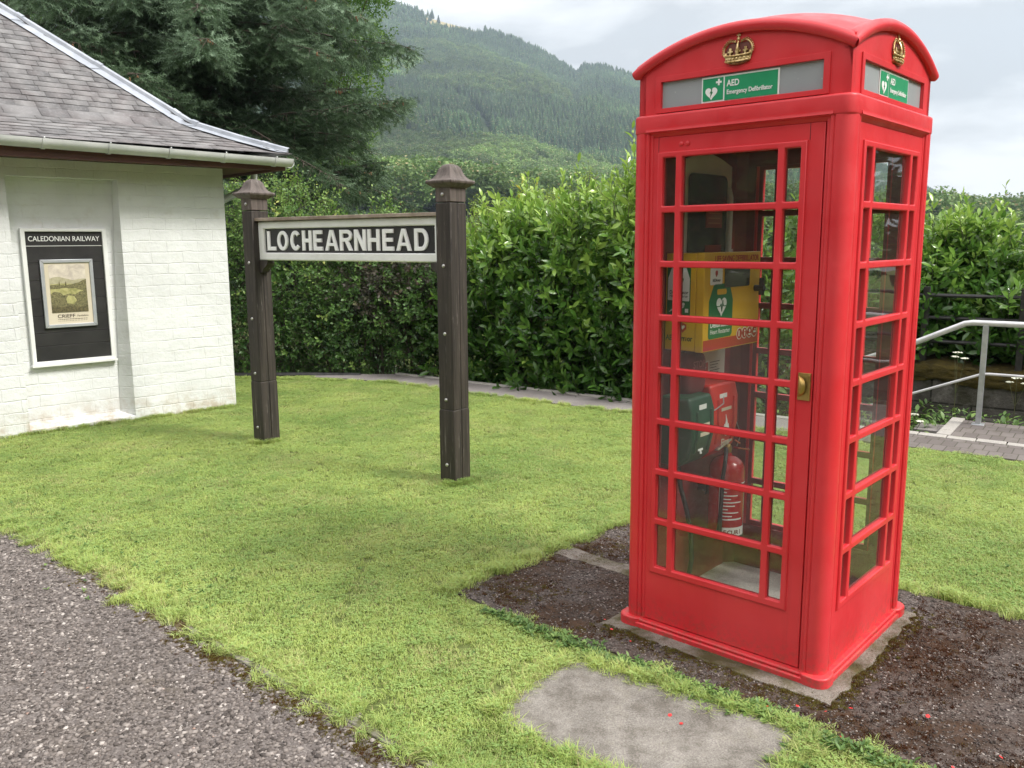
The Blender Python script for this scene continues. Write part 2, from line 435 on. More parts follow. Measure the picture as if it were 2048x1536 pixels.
def instancer(name, pts, rot, scl, idx, sources, **k):
    """one object whose geometry nodes place copies of sources (kept out of the scene) on its points"""
    me = bpy.data.meshes.new(name); n = len(pts)
    me.vertices.add(n); me.vertices.foreach_set('co', np.asarray(pts, dtype=np.float32).ravel())
    a = me.attributes.new('rot', 'FLOAT_VECTOR', 'POINT'); a.data.foreach_set('vector', np.asarray(rot, dtype=np.float32).ravel())
    a = me.attributes.new('scl', 'FLOAT_VECTOR', 'POINT'); a.data.foreach_set('vector', np.asarray(scl, dtype=np.float32).ravel())
    a = me.attributes.new('idx', 'INT', 'POINT'); a.data.foreach_set('value', np.asarray(idx, dtype=np.int32))
    me.update()
    o = bpy.data.objects.new(name, me); COL.objects.link(o)
    ng = bpy.data.node_groups.new(name + '_nodes', 'GeometryNodeTree')
    ng.interface.new_socket('Geometry', in_out='INPUT', socket_type='NodeSocketGeometry')
    ng.interface.new_socket('Geometry', in_out='OUTPUT', socket_type='NodeSocketGeometry')
    gi = ng.nodes.new('NodeGroupInput'); go = ng.nodes.new('NodeGroupOutput')
    jn = ng.nodes.new('GeometryNodeGeometryToInstance')
    for s in sources:
        oi = ng.nodes.new('GeometryNodeObjectInfo'); oi.inputs['Object'].default_value = s
        ng.links.new(oi.outputs['Geometry'], jn.inputs[0])
    ip = ng.nodes.new('GeometryNodeInstanceOnPoints'); ip.inputs['Pick Instance'].default_value = True
    ng.links.new(gi.outputs[0], ip.inputs['Points']); ng.links.new(jn.outputs[0], ip.inputs['Instance'])
    for nm, dt, sock in (('idx', 'INT', 'Instance Index'), ('rot', 'FLOAT_VECTOR', 'Rotation'), ('scl', 'FLOAT_VECTOR', 'Scale')):
        at = ng.nodes.new('GeometryNodeInputNamedAttribute'); at.data_type = dt; at.inputs['Name'].default_value = nm
        if nm == 'rot':
            er = ng.nodes.new('FunctionNodeEulerToRotation'); ng.links.new(at.outputs[0], er.inputs[0]); ng.links.new(er.outputs[0], ip.inputs[sock])
        else: ng.links.new(at.outputs[0], ip.inputs[sock])
    ng.links.new(ip.outputs[0], go.inputs[0])
    md = o.modifiers.new('instances', 'NODES'); md.node_group = ng
    return tag(o, **k)

def unlink(o):
    COL.objects.unlink(o); o.use_fake_user = True; return o

def inside(P, poly):
    x, y = P[:, 0], P[:, 1]; r = np.zeros(len(P), bool); n = len(poly)
    for i in range(n):
        x0, y0 = poly[i]; x1, y1 = poly[(i + 1) % n]
        c = ((y0 > y) != (y1 > y)) & (x < (x1 - x0) * (y - y0) / ((y1 - y0) or 1e-9) + x0)
        r ^= c
    return r
# ================================================================== red telephone box
BX_YAW = 0.7283
BX_EX = Vector((-math.cos(BX_YAW), math.sin(BX_YAW), 0)); BX_EY = Vector((math.sin(BX_YAW), math.cos(BX_YAW), 0))
BX_C = Vector((1.1431, 2.9346, 0)) + 0.4575 * BX_EX + 0.4575 * BX_EY
H2 = 0.4575
box = empty('telephone_box', BX_C, -BX_YAW, label='red telephone box with gold crowns and small window panes, standing on mossy paving', cat='telephone box')
def face(k): return Matrix.Rotation(k * math.pi / 2, 4, 'Z')   # k=0 door, 1 right side, 2 back, 3 left
ROWS = [0.289] + [0.489 + k * 0.2138 for k in range(7)] + [1.970]
BAR = 0.013
def holes(xs):
    o = []
    for j in range(8):
        z0 = ROWS[j] + (BAR if j else 0); z1 = ROWS[j + 1] - (BAR if j < 7 else 0)
        for a, b in xs: o.append(rrect(a, b, z0, z1, 0.004, 2))
    return o
PX = [(-0.300, -0.242), (-0.214, 0.174), (0.201, 0.259)]   # pane columns, local x of a face (door offset as measured)
PXs = [(-0.279, -0.219), (-0.193, 0.193), (0.219, 0.279)]

m = MB()   # base plinth
def plinth(z0, z1, h, r, mat): m.prism([(x, y) for x, y in rrect(-h, h, -h, h, r, 6)], z0, z1, mat)
plinth(0.0, 0.028, 0.4575, 0.05, RED); plinth(0.028, 0.042, 0.4485, 0.047, RED)
for sx_ in (-1, 1):
    for sy_ in (-1, 1):
        m.prism(rrect(sx_ * 0.405 - 0.058, sx_ * 0.405 + 0.058, sy_ * 0.405 - 0.058, sy_ * 0.405 + 0.058, 0.045, 6), 0.0015, 0.046, RED)
m.build('base_plinth', box, bevel=0.006, bseg=3)
m = MB(); m.box(-0.40, 0.40, -0.40, 0.40, 0.043, 0.058, concrete('worn_floor_screed', (0.48, 0.45, 0.41), (0.66, 0.63, 0.58), 0.8, (0.09, 0.085, 0.03), 4, mscale=1.6, mlo=0.56))
m.build('floor', box, bevel=0)

# corner columns: rounded outside corner with fine reeded edges beside the door and panels
def arcp(cx, cy, r, a0, a1, n): return [(cx + r * math.cos(R(a0 + (a1 - a0) * i / n)), cy + r * math.sin(R(a0 + (a1 - a0) * i / n))) for i in range(n + 1)]
half = [(0.112, 0.060), (0.112, 0.040)] + arcp(0.104, 0.036, 0.008, 0, -90, 4) + [(0.098, 0.030), (0.0975, 0.024)] + arcp(0.090, 0.0265, 0.0075, -20, -160, 5) + [(0.0815, 0.024), (0.078, 0.019)]
prof = half + arcp(0.066, 0.066, 0.048, -90, -180, 10)
prof = [(x, y) for x, y in prof] + [(y, x) for x, y in half[::-1]] + [(0.060, 0.085), (0.085, 0.060)]
for k in range(4):
    m = MB(); c = []
    for x, y in prof: c.append((-H2 + x, -H2 + y))
    m.prism(c, 0.040, 2.072, RED, face(k)); m.build('corner_column', box, smooth=30)

# cornice round the top of the columns
m = MB(); o = H2 - 0.016; i_ = H2 - 0.075
m.plate([rrect(-o, o, -o, o, 0.045, 6), rect(-i_, i_, -i_, i_)], 0.072, RED, 0.010, T(z=2.100), 3)
for k in range(4):
    pr = [(-H2 + 0.022, 2.066), (-H2 + 0.012, 2.070), (-H2 + 0.014, 2.078), (-H2 + 0.014, 2.082), (-H2 + 0.07, 2.082), (-H2 + 0.07, 2.048), (-H2 + 0.040, 2.048), (-H2 + 0.034, 2.052), (-H2 + 0.028, 2.060)]
    V = []; n = len(pr); w0, w1 = -0.372, 0.372
    for x in (w0, w1): V += [(x + (0.012 if x < 0 else -0.012) * (z < 2.06), y, z) for y, z in pr]
    m.add(V, [tuple(range(n)), tuple(range(2 * n))[n:][::-1]] + [(q, (q + 1) % n, n + (q + 1) % n, n + q) for q in range(n)], RED, face(k))
m.build('cornice', box, smooth=40)

# arched upper walls
AH = 0.419; RISE = 0.105; AR = (AH * AH + RISE * RISE) / (2 * RISE); ZE = 2.287
def arch(x, add=0.0): return ZE + RISE - AR + math.sqrt(max(0, (AR + add) ** 2 - x * x))
LN = (-0.318, 0.322, 2.158, 2.256)
for k in range(4):
    m = MB(); nseg = 28
    outl = [(-AH, 2.134), (AH, 2.134)] + [(AH - 2 * AH * q / nseg, arch(AH - 2 * AH * q / nseg)) for q in range(nseg + 1)]
    m.plate([outl, rect(*LN)], 0.03, RED, 0.001, face(k) @ T(y=-AH + 0.015) @ FRONT)
    m.plate([rect(LN[0] - 0.024, LN[1] + 0.024, LN[2] - 0.018, LN[3] + 0.021), rect(LN[0] - 0.001, LN[1] + 0.001, LN[2], LN[3])], 0.010, RED, 0.0015, face(k) @ T(y=-AH - 0.001) @ FRONT)
    m.box(LN[0], LN[1], -AH - 0.002, -AH + 0.006, 2.1362, 2.1392, BLACK_P, face(k))
    m.build('arched_fascia', box, smooth=30)

# domed roof with a rounded rim along each arch
m = MB(); n = 36; hh = AH - 0.004; RR = math.sqrt(AR * AR + hh * hh); zc = ZE + RISE - AR
vs = []; fs = []
for j in range(n + 1):
    for i in range(n + 1):
        x = -hh + 2 * hh * i / n; y = -hh + 2 * hh * j / n
        vs.append((x, y, zc + 0.020 + math.sqrt(RR * RR - x * x - y * y)))
for j in range(n):
    for i in range(n): a = j * (n + 1) + i; fs.append((a, a + 1, a + n + 2, a + n + 1))
m.add(vs, fs, RED)
prim = [(0.004, -0.004), (-0.014, -0.004), (-0.021, 0.004), (-0.024, 0.014), (-0.023, 0.024), (-0.017, 0.032), (-0.010, 0.037), (0.006, 0.038), (0.03, 0.036), (0.03, 0.006)]
for k in range(4):
    V = []; nn_ = 32; np_ = len(prim); HX = AH + 0.021
    for q in range(nn_ + 1):
        x = -HX + 2 * HX * q / nn_
        th = math.asin(x / (AR + 0.02))
        for dy, dz in prim:
            rad = AR + dz
            # mitre at the corners
            xx = rad * math.sin(th); lim = AH - dy
            xx = max(-lim, min(lim, xx))
            V.append((xx, -AH + dy, zc + rad * math.cos(th)))
    F = []
    for q in range(nn_):
        for p in range(np_): F.append((q * np_ + p, q * np_ + (p + 1) % np_, (q + 1) * np_ + (p + 1) % np_, (q + 1) * np_ + p))
    F += [tuple(range(np_)), tuple(range(nn_ * np_, (nn_ + 1) * np_))[::-1]]
    m.add(V, F, RED, face(k))
m.box(-0.40, 0.40, -0.40, 0.40, 2.262, 2.282, RED_SHADED)
m.build('roof', box, smooth=45)

# crowns
CF = {}
def crown_mesh():
    m = MB(); Mx = T(z=0)
    # jewelled band, slightly curved, opening towards the viewer below
    for z0, z1, rr in ((0.0, 0.006, 0.0035), (0.020, 0.026, 0.0035)):
        pts = [((-0.050 - z0 * 0.25) + (0.100 + z0 * 0.5) * q / 14, -0.006 - 0.010 * math.sin(math.pi * q / 14), z0 + 0.003 + 0.006 * (1 - math.sin(math.pi * q / 14))) for q in range(15)]
        m.tube(pts, rr, GOLD, 6)
    V = []
    for q in range(15):
        t = q / 14; y = -0.004 - 0.009 * math.sin(math.pi * t); zz = 0.006 * (1 - math.sin(math.pi * t))
        V += [(-0.049 + 0.098 * t, y, 0.004 + zz), (-0.055 + 0.110 * t, y, 0.024 + zz)]
    m.add(V, [(2 * q, 2 * q + 2, 2 * q + 3, 2 * q + 1) for q in range(14)], GOLD)
    V = [(-0.048, 0, 0.008)] + [(-0.048 + 0.096 * q / 14, -0.006 - 0.012 * math.sin(math.pi * q / 14), 0.004 - 0.010 * math.sin(math.pi * q / 14)) for q in range(15)]
    V += [(v[0], 0.002, v[2]) for v in V]
    m.add(V, [tuple(range(16)), tuple(range(16, 32))[::-1]] + [(q, (q + 1) % 16, 16 + (q + 1) % 16, 16 + q) for q in range(16)], GOLD)
    for q in range(7):   # jewels
        t = (q + 0.5) / 7; m.lathe([(0.0005, -0.003), (0.0035, -0.001), (0.0035, 0.001), (0.0005, 0.003)], GOLD, 8, T(-0.050 + 0.1 * t, -0.009 - 0.008 * math.sin(math.pi * t), 0.0135, rx=math.pi / 2))
    # beaded outer arches that dip in the middle
    for s in (-1, 1):
        pts = []
        for q in range(13):
            t = q / 12
            x = s * (0.053 + 0.008 * math.sin(math.pi * t * 0.9)) * math.cos(t * math.pi / 2 * 0.93) + s * 0.004 * t
            z = 0.026 + 0.056 * math.sin(t * math.pi / 2) - 0.010 * max(0, t - 0.75) * 4 * (t > 0.75)
            pts.append((x, -0.008, z))
        m.tube(pts, 0.0028, GOLD, 6)
        for p in pts[1:]:
            c = Vector(p); c += Vector((c.x * 0.10, -0.001, (c.z - 0.03) * 0.07 + 0.002))
            m.lathe([(0.0003, -0.0028), (0.0022, -0.0016), (0.003, 0), (0.0022, 0.0016), (0.0003, 0.0028)], GOLD, 7, T(*c))
    # middle arch seen face on, crosses and lilies on the band
    m.tube([(0, -0.012, 0.026), (0, -0.016, 0.045), (0, -0.014, 0.062), (0, -0.009, 0.074)], [0.006, 0.005, 0.004, 0.004], GOLD, 6)
    for s in (-1, 0, 1):
        cx = s * 0.030; z0 = 0.028
        m.plate([[(cx - 0.003, z0), (cx + 0.003, z0), (cx + 0.004, z0 + 0.009), (cx + 0.010, z0 + 0.008), (cx + 0.010, z0 + 0.016), (cx + 0.004, z0 + 0.014), (cx + 0.005, z0 + 0.025), (cx - 0.005, z0 + 0.025), (cx - 0.004, z0 + 0.014), (cx - 0.010, z0 + 0.016), (cx - 0.010, z0 + 0.008), (cx - 0.004, z0 + 0.009)]], 0.006, GOLD, 0.0015, T(y=-0.008) @ FRONT)
    for s in (-1, 1):
        m.lathe([(0.0005, 0), (0.006, 0.002), (0.004, 0.008), (0.0005, 0.014)], GOLD, 8, T(s * 0.048, -0.006, 0.028))
    # orb and cross on top
    m.lathe([(0.0005, -0.007), (0.005, -0.005), (0.007, 0), (0.005, 0.005), (0.0005, 0.007)], GOLD, 12, T(0, -0.008, 0.083))
    m.plate([[(-0.002, 0.088), (0.002, 0.088), (0.0022, 0.094), (0.0075, 0.0925), (0.0075, 0.0995), (0.0022, 0.098), (0.003, 0.105), (-0.003, 0.105), (-0.0022, 0.098), (-0.0075, 0.0995), (-0.0075, 0.0925), (-0.0022, 0.094)]], 0.005, GOLD, 0.001, T(y=-0.008) @ FRONT)
    # recessed backing
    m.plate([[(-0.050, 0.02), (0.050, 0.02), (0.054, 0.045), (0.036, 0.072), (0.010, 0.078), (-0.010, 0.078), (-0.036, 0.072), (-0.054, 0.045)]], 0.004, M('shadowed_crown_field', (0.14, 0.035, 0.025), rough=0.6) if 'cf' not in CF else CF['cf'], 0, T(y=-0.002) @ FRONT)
    return m
cm = crown_mesh()
cobj = None
for k in range(4):
    if cobj is None:
        cobj = cm.build('crown', box, smooth=50); c = cobj
    else:
        c = cobj.copy(); COL.objects.link(c); c.parent = box
    c.matrix_local = face(k) @ T(0.003, -AH - 0.001, 2.285, rx=R(-4))

# lit sign windows with the green label
def aed_sign(M0, par):
    m = MB(); x0, x1, z0, z1 = -0.145, 0.162, 2.160, 2.251; y = 0.0
    mm = M0 @ FRONT
    m.plate([rect(x0, x1, z0, z1)], 0.003, WHITE_P, 0, mm)
    xd = x0 + 0.092
    m.plate([rect(x0 + 0.005, xd - 0.003, z0 + 0.005, z1 - 0.006)], 0.0012, GREEN_S, 0, mm @ T(z=0.0022))
    m.plate([rect(xd + 0.003, x1 - 0.006, z0 + 0.0015, z1 - 0.006)], 0.0012, GREEN_S, 0, mm @ T(z=0.0022))
    f = mm @ T(z=0.0034)
    cx = x0 + 0.041; cz = z0 + 0.033
    m.plate([heart(cx, cz, 0.050)], 0.0010, WHITE_P, 0, f)
    m.plate([[(cx + 0.004, cz + 0.016), (cx - 0.006, cz - 0.001), (cx - 0.001, cz - 0.001), (cx - 0.005, cz - 0.018), (cx + 0.007, cz + 0.003), (cx + 0.002, cz + 0.003)]], 0.0010, GREEN_P, 0, f @ T(z=0.0010))
    px, pz, a, b = x0 + 0.071, z0 + 0.069, 0.0035, 0.0115
    m.plate([[(px - a, pz - b), (px + a, pz - b), (px + a, pz - a), (px + b, pz - a), (px + b, pz + a), (px + a, pz + a), (px + a, pz + b), (px - a, pz + b), (px - a, pz + a), (px - b, pz + a), (px - b, pz - a), (px - a, pz - a)]], 0.0010, WHITE_P, 0, f)
    m.text('AED', 0.031, WHITE_P, f @ T(xd + 0.012, z0 + 0.050, 0.0005), 0.0003, 0.0007, fit=0.050)
    m.text('Emergency Defibrillator', 0.0225, WHITE_P, f @ T(xd + 0.012, z0 + 0.022, 0.0005), 0.0003, 0.0004, fit=0.178)
    return m.build('defibrillator_label', par, smooth=0, recalc=False)
win0 = None
for k in range(4):
    if win0 is None:
        m = MB(); m.box(LN[0] - 0.01, LN[1] + 0.01, -AH + 0.0075, -AH + 0.0125, LN[2] - 0.01, LN[3] + 0.01, OPAL)
        win0 = m.build('sign_window', box); aed_sign(T(0, -AH + 0.0055), win0)
    else:
        c = copy_tree(win0, box); c.matrix_local = face(k)

# glazed frames
def glazed_part(name, k, xs, outer, y_panel, y_frame, solid_x, z0, z1):
    m = MB(); fx0, fx1, fz0, fz1 = outer
    m.plate([rect(solid_x[0], solid_x[1], z0, z1), rect(fx0 + 0.006, fx1 - 0.006, fz0 + 0.006, fz1 - 0.006)], 0.034, RED, 0.002, T(y=y_panel + 0.017) @ FRONT)
    m.plate([rect(fx0, fx1, fz0, fz1)] + holes(xs), 0.026, RED, 0.0055, T(y=y_frame + 0.013) @ FRONT, 3)
    if k == 0:     # door furniture cast in the same paint: joints and screw heads
        for q in (-0.232, -0.205):
            m.lathe([(0.009, 0), (0.009, 0.003), (0.005, 0.006), (0.0005, 0.0065)], RED, 12, T(q + 0.01, y_panel, 2.018, rx=math.pi / 2))
        m.lathe([(0.007, 0), (0.006, 0.003), (0.0005, 0.004)], RED, 10, T(-0.362, y_panel, 2.020, rx=math.pi / 2))
    m.plate([rect(fx0 + 0.002, fx1 - 0.002, fz0 + 0.002, fz1 - 0.002)] + holes([(a + 0.001, b - 0.001) for a, b in xs]), 0.004, RED_SHADED, 0, T(y=y_frame + 0.0285) @ FRONT)  # thin inner face on the bars, its darker red stands for shade
    o = m.build(name, box, smooth=35)
    o.matrix_local = face(k)
    g = MB(); g.add([(fx0 + 0.012, y_frame + 0.016, fz0 + 0.012), (fx1 - 0.012, y_frame + 0.016, fz0 + 0.012), (fx1 - 0.012, y_frame + 0.016, fz1 - 0.012), (fx0 + 0.012, y_frame + 0.016, fz1 - 0.012)], [(0, 1, 2, 3)], GLASS)
    gp = g.build('window_glass', o, smooth=0, recalc=False)
    return o
door = glazed_part('door', 0, PX, (-0.323, 0.283, 0.260, 1.992), -H2 + 0.034, -H2 + 0.026, (-0.383, 0.3405), 0.046, 2.049)
for q in (0.287, -0.3235):   # vertical joints on the door edge and closing strip
    m = MB(); m.box(q, q + 0.0015, -H2 + 0.0332, -H2 + 0.036, 1.9925, 2.049, BLACK_P); m.build('joint', door, smooth=0)
m = MB(); m.box(0.3412, 0.3450, -H2 + 0.046, -H2 + 0.050, 0.046, 2.049, BLACK_P); m.build('joint', door, smooth=0)
for zz in (1.865, 1.055, 0.233):   # hinges
    m = MB()
    for q in range(5):
        m.lathe([(0.0075, 0), (0.0085, 0.001), (0.0085, 0.031), (0.0075, 0.032)], RED, 12, T(-0.387, -H2 + 0.027, zz - 0.083 + q * 0.0335))
    m.box(-0.383, -0.362, -H2 + 0.0315, -H2 + 0.036, zz - 0.08, zz + 0.08, RED)
    m.build('hinge', door, smooth=40)
m = MB()   # brass cup pull on its plate
m.box(0.290, 0.336, -H2 + 0.026, -H2 + 0.0345, 1.078, 1.177, BRASS)
V = []; F = []
for j in range(9):
    for i in range(9):
        u, v = i / 8, j / 8
        zc_ = 1.128 + (v - 0.5) * 0.078; w = math.sqrt(max(0, 1 - ((v - 0.5) * 2) ** 2))
        V.append((0.293 + 0.030 * w * u, -H2 + 0.026 - 0.026 * w * math.sin(math.pi * (0.15 + 0.85 * (1 - u * 0.98)) / 1.0) ** 0.7 * (1 - 0.35 * u), zc_))
for j in range(8):
    for i in range(8): a = j * 9 + i; F.append((a, a + 1, a + 10, a + 9))
m.add(V, F, BRASS)
for zz in (1.085, 1.170): m.lathe([(0.003, 0), (0.0025, 0.001), (0.0004, 0.0014)], BRASS, 8, T(0.331, -H2 + 0.026, zz, rx=math.pi / 2))
m.build('handle', door, smooth=60, bevel=0.0012)

for k in (1, 2):
    glazed_part('side_panel', k, PXs, (-0.302, 0.302, 0.260, 1.992), -H2 + 0.032, -H2 + 0.024, (-0.349, 0.349), 0.040, 2.050)
m = MB()   # closed backboard side, red outside and in
m.plate([rect(-0.349, 0.349, 0.040, 2.050)], 0.034, RED, 0.002, face(3) @ T(y=-H2 + 0.050) @ FRONT)
m.plate([rect(-0.302, 0.302, 0.26, 1.992), rect(-0.28, 0.28, 0.289, 1.97)], 0.02, RED, 0.005, face(3) @ T(y=-H2 + 0.034) @ FRONT)
m.build('back_panel', box)
m = MB()   # linings inside, shade painted in as darker red: posts, head and the wall behind the boards
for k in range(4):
    m.prism([(-0.397, -0.397), (-0.345, -0.397), (-0.345, -0.388), (-0.388, -0.345), (-0.397, -0.345)], 0.058, 2.05, RED_SHADED, face(k))
m.box(-0.3895, -0.380, -0.342, 0.342, 0.0585, 2.04, RED_SHADED)
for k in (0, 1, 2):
    m.plate([rect(-0.343, 0.343, 0.06, 2.049), rect(-0.305, 0.305, 0.27, 1.985)], 0.006, RED_SHADED, 0, face(k) @ T(y=-H2 + 0.0705) @ FRONT)
m.plate([rect(-0.40, 0.40, -0.40, 0.40), rect(-0.37, 0.37, -0.37, 0.37)], 0.20, RED_SHADED, 0, T(z=2.158))
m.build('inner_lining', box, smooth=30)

# ---------------------------------------------------------------- things inside the box (all hang on its left wall)
def inbox(name, **k):   # empty in box coordinates
    o = bpy.data.objects.new(name, None); COL.objects.link(o); o.empty_display_size = 0.1
    return tag(o, **k)
def place(o, x, y, z): o.matrix_world = Matrix.Translation(BX_C) @ Matrix.Rotation(-BX_YAW, 4, 'Z') @ T(x, y, z)
RT = Matrix.Rotation(math.pi / 2, 4, 'Z')      # drawing that faces -y turns to face +x
# notice board
nb = inbox('notice_board', label='tall white notice board with black panel and red stickers inside the red box', cat='notice board')
place(nb, -0.374, 0.05, 0.98)
m = MB()
ol = [(-0.215, 0.0), (0.215, 0.0), (0.225, 1.0)] + [(0.225 - 0.45 * q / 10, 1.0 + 0.045 * math.sin(math.pi * q / 10)) for q in range(1, 10)] + [(-0.225, 1.0)]
m.plate([ol], 0.012, M('off_white_board', (0.66, 0.65, 0.60), (0.52, 0.51, 0.47), 3, 0.5), 0.004, RT @ FRONT)
m.build('backing', nb)
m = MB(); m.plate([rrect(-0.165, 0.172, 0.30, 0.955, 0.03)], 0.006, M('dark_plastic_panel', (0.022, 0.024, 0.024), (0.03, 0.032, 0.03), 4, 0.18), 0.002, RT @ T(y=-0.010) @ FRONT)
m.build('black_panel', nb)
for zz in (0.78, 0.60):
    m = MB(); f = RT @ T(y=-0.0145) @ FRONT
    m.plate([rect(-0.02, 0.125, zz - 0.055, zz + 0.05)], 0.002, M('dull_orange_red_sticker', (0.26, 0.035, 0.018), rough=0.5), 0, f)
    for q in range(3): m.plate([rect(0.0, 0.105, zz + 0.006 - 0.022 * q, zz + 0.012 - 0.022 * q)], 0.001, M('pale_orange_print', (0.42, 0.14, 0.07), rough=0.5), 0, f @ T(z=0.0015))
    m.build('sticker', nb, smooth=0)
m = MB(); m.tube([(0.02, 0.19, 0.62), (0.022, 0.19, 0.86), (0.012, 0.19, 0.90)], 0.011, WHITE, 10)
m.box(0.005, 0.03, 0.172, 0.208, 0.60, 0.63, WHITE); m.build('grab_tube', nb)
m = MB(); f = RT @ T(y=-0.0085) @ FRONT
m.plate([rect(-0.035, 0.055, 0.00, 0.125)], 0.002, WHITE_P, 0, f); m.plate([rect(-0.028, 0.048, 0.006, 0.119)], 0.001, RED_P, 0, f @ T(z=0.0015))
m.plate([rrect(-0.020, -0.001, 0.02, 0.085, 0.007), ], 0.001, WHITE_P, 0, f @ T(z=0.0025)); m.plate([rect(-0.014, -0.007, 0.085, 0.10)], 0.001, WHITE_P, 0, f @ T(z=0.0025))
for q in range(4): m.plate([[(0.008 + 0.006 * (q % 2), 0.02 + q * 0.022), (0.018 + 0.006 * (q % 2), 0.02 + q * 0.022), (0.028, 0.034 + q * 0.022), (0.018, 0.036 + q * 0.022)]], 0.001, WHITE_P, 0, f @ T(z=0.0025))
for q in range(9): m.plate([rect(0.07, 0.13 + 0.015 * ((q * 7) % 3), 0.01 + q * 0.013, 0.013 + q * 0.013)], 0.0006, BLACK_P, 0, f)
m.build('fire_notice', nb, smooth=0)

# defibrillator cabinet
cab = inbox('defibrillator_cabinet', label='yellow wall cabinet lettered life saving defibrillator, hung inside the red box', cat='cabinet')
CX0, CX1, CY0, CY1, CZ0, CZ1 = -0.372, -0.192, -0.268, 0.228, 1.195, 1.598
place(cab, CX0, (CY0 + CY1) / 2, CZ0)
w, dpt, hgt = CY1 - CY0, CX1 - CX0, CZ1 - CZ0
m = MB(); m.box(0, dpt - 0.038, -w / 2, w / 2, 0, hgt, YELLOW); m.build('case', cab, bevel=0.003)
m = MB(); m.box(dpt - 0.036, dpt, -w / 2 - 0.001, w / 2 + 0.003, -0.003, hgt + 0.003, YELLOW); cd = m.build('door', cab, bevel=0.003)
f = RT @ T(y=-dpt - 0.0008) @ FRONT       # x = along door (-w/2..w/2), y = height
m = MB()
m.text('LIFE SAVING DEFIBRILLATOR', 0.036, RED_P, f @ T(-0.165, hgt - 0.036, 0), 0.0004, 0.0006, fit=0.395)
m.plate([rect(-w / 2 + 0.004, w / 2 - 0.002, 0.002, 0.046)], 0.001, RED_P, 0, f)
for q in range(4):
    cx = 0.070 + q * 0.047; m.plate([circle(cx, 0.052, 0.026, 20)], 0.001, WHITE_P, 0, f @ T(z=0.001)); m.plate([circle(cx, 0.052, 0.0225, 20)], 0.001, RED_P, 0, f @ T(z=0.002))
    gl_ = [[rrect(cx - 0.011, cx - 0.003, 0.056, 0.082, 0.003)], [rrect(cx - 0.003, cx + 0.004, 0.054, 0.070, 0.002), circle(cx, 0.078, 0.005, 8)], [rrect(cx - 0.010, cx + 0.010, 0.054, 0.062, 0.002), circle(cx, 0.074, 0.007, 8)], [rrect(cx - 0.012, cx + 0.012, 0.062, 0.070, 0.002), circle(cx + 0.004, 0.077, 0.004, 8)]][q]
    for g_ in gl_: m.plate([g_], 0.001, WHITE_P, 0, f @ T(0, -0.016, 0.003))
m.build('lettering', cd, smooth=0)
m = MB()
gx0, gx1, gz0, gz1 = -0.205, 0.000, 0.050, 0.276
m.plate([[(gx0 + 0.008, gz0 - 0.002), (gx1 - 0.012, gz0), (gx1, gz0 + 0.012), (gx1, gz1 - 0.07), (gx1 - 0.03, gz1 - 0.006), (gx1 - 0.045, gz1), (gx0 + 0.05, gz1), (gx0 + 0.035, gz1 - 0.006), (gx0, gz1 - 0.07), (gx0, gz0 + 0.008)]], 0.001, GREEN_P, 0, f)
m.plate([rrect(-0.140, -0.060, gz1 - 0.045, gz1 - 0.022, 0.008)], 0.001, YELLOW, 0, f @ T(z=0.001))
m.plate([heart(-0.100, 0.184, 0.088)], 0.001, WHITE_P, 0, f @ T(z=0.001))
m.tube([(-0.145, 0.182, 0), (-0.115, 0.182, 0), (-0.107, 0.192, 0), (-0.100, 0.159, 0), (-0.092, 0.206, 0), (-0.086, 0.182, 0), (-0.06, 0.182, 0)], 0.0022, GREEN_P, 5, f @ T(z=0.0028))
m.text('Defibrillator', 0.033, WHITE_P, f @ T(-0.192, 0.096, 0.001), 0.0003, 0.0008, fit=0.170)
m.text('Heart Restarter', 0.028, WHITE_P, f @ T(-0.192, 0.068, 0.001), 0.0003, 0.0, fit=0.172)
m.build('green_label', cd, smooth=0)
m = MB(); m.plate([rrect(-0.200, -0.098, hgt - 0.130, hgt - 0.060, 0.006)], 0.001, WHITE_P, 0, f)
m.plate([[(-0.150, hgt - 0.098), (-0.140, hgt - 0.086), (-0.141, hgt - 0.074), (-0.150, hgt - 0.070), (-0.159, hgt - 0.074), (-0.160, hgt - 0.086)]], 0.001, RED_P, 0, f @ T(z=0.001))
m.text('AEDArmor', 0.018, BLACK_P, f @ T(-0.183, hgt - 0.117, 0.001), 0.0003, 0.0002, fit=0.068)
m.build('small_label', cd, smooth=0)
m = MB(); m.plate([rrect(-0.078, 0.150, hgt - 0.145, hgt - 0.058, 0.008)], 0.002, M('smoked_viewing_window', (0.03, 0.028, 0.02), rough=0.15), 0, f); m.build('viewing_window', cd, smooth=0)
m = MB(); m.tube([(dpt, 0.205, 0.245), (dpt + 0.045, 0.205, 0.245)], 0.014, BLACK_R, 14); m.tube([(dpt + 0.032, 0.205, 0.215), (dpt + 0.032, 0.205, 0.29)], [0.013, 0.011], BLACK_R, 12); m.build('lock_handle', cd)
f = T(y=-w / 2 - 0.0008) @ FRONT          # side of the case, x 0..dpt
m = MB()
m.plate([rect(0.008, 0.118, 0.14, hgt - 0.045)], 0.001, GREEN_P, 0, f)
m.plate([[(0.012, 0.215), (0.014, 0.209), (0.112, 0.207), (0.114, 0.213), (0.114, 0.300), (0.098, 0.343), (0.088, 0.350), (0.038, 0.350), (0.028, 0.343), (0.012, 0.300)]], 0.001, WHITE_P, 0, f @ T(z=0.001))
m.plate([rrect(0.043, 0.083, 0.328, 0.339, 0.004)], 0.001, GREEN_P, 0, f @ T(z=0.002)); m.plate([heart(0.063, 0.290, 0.046)], 0.001, GREEN_P, 0, f @ T(z=0.002))
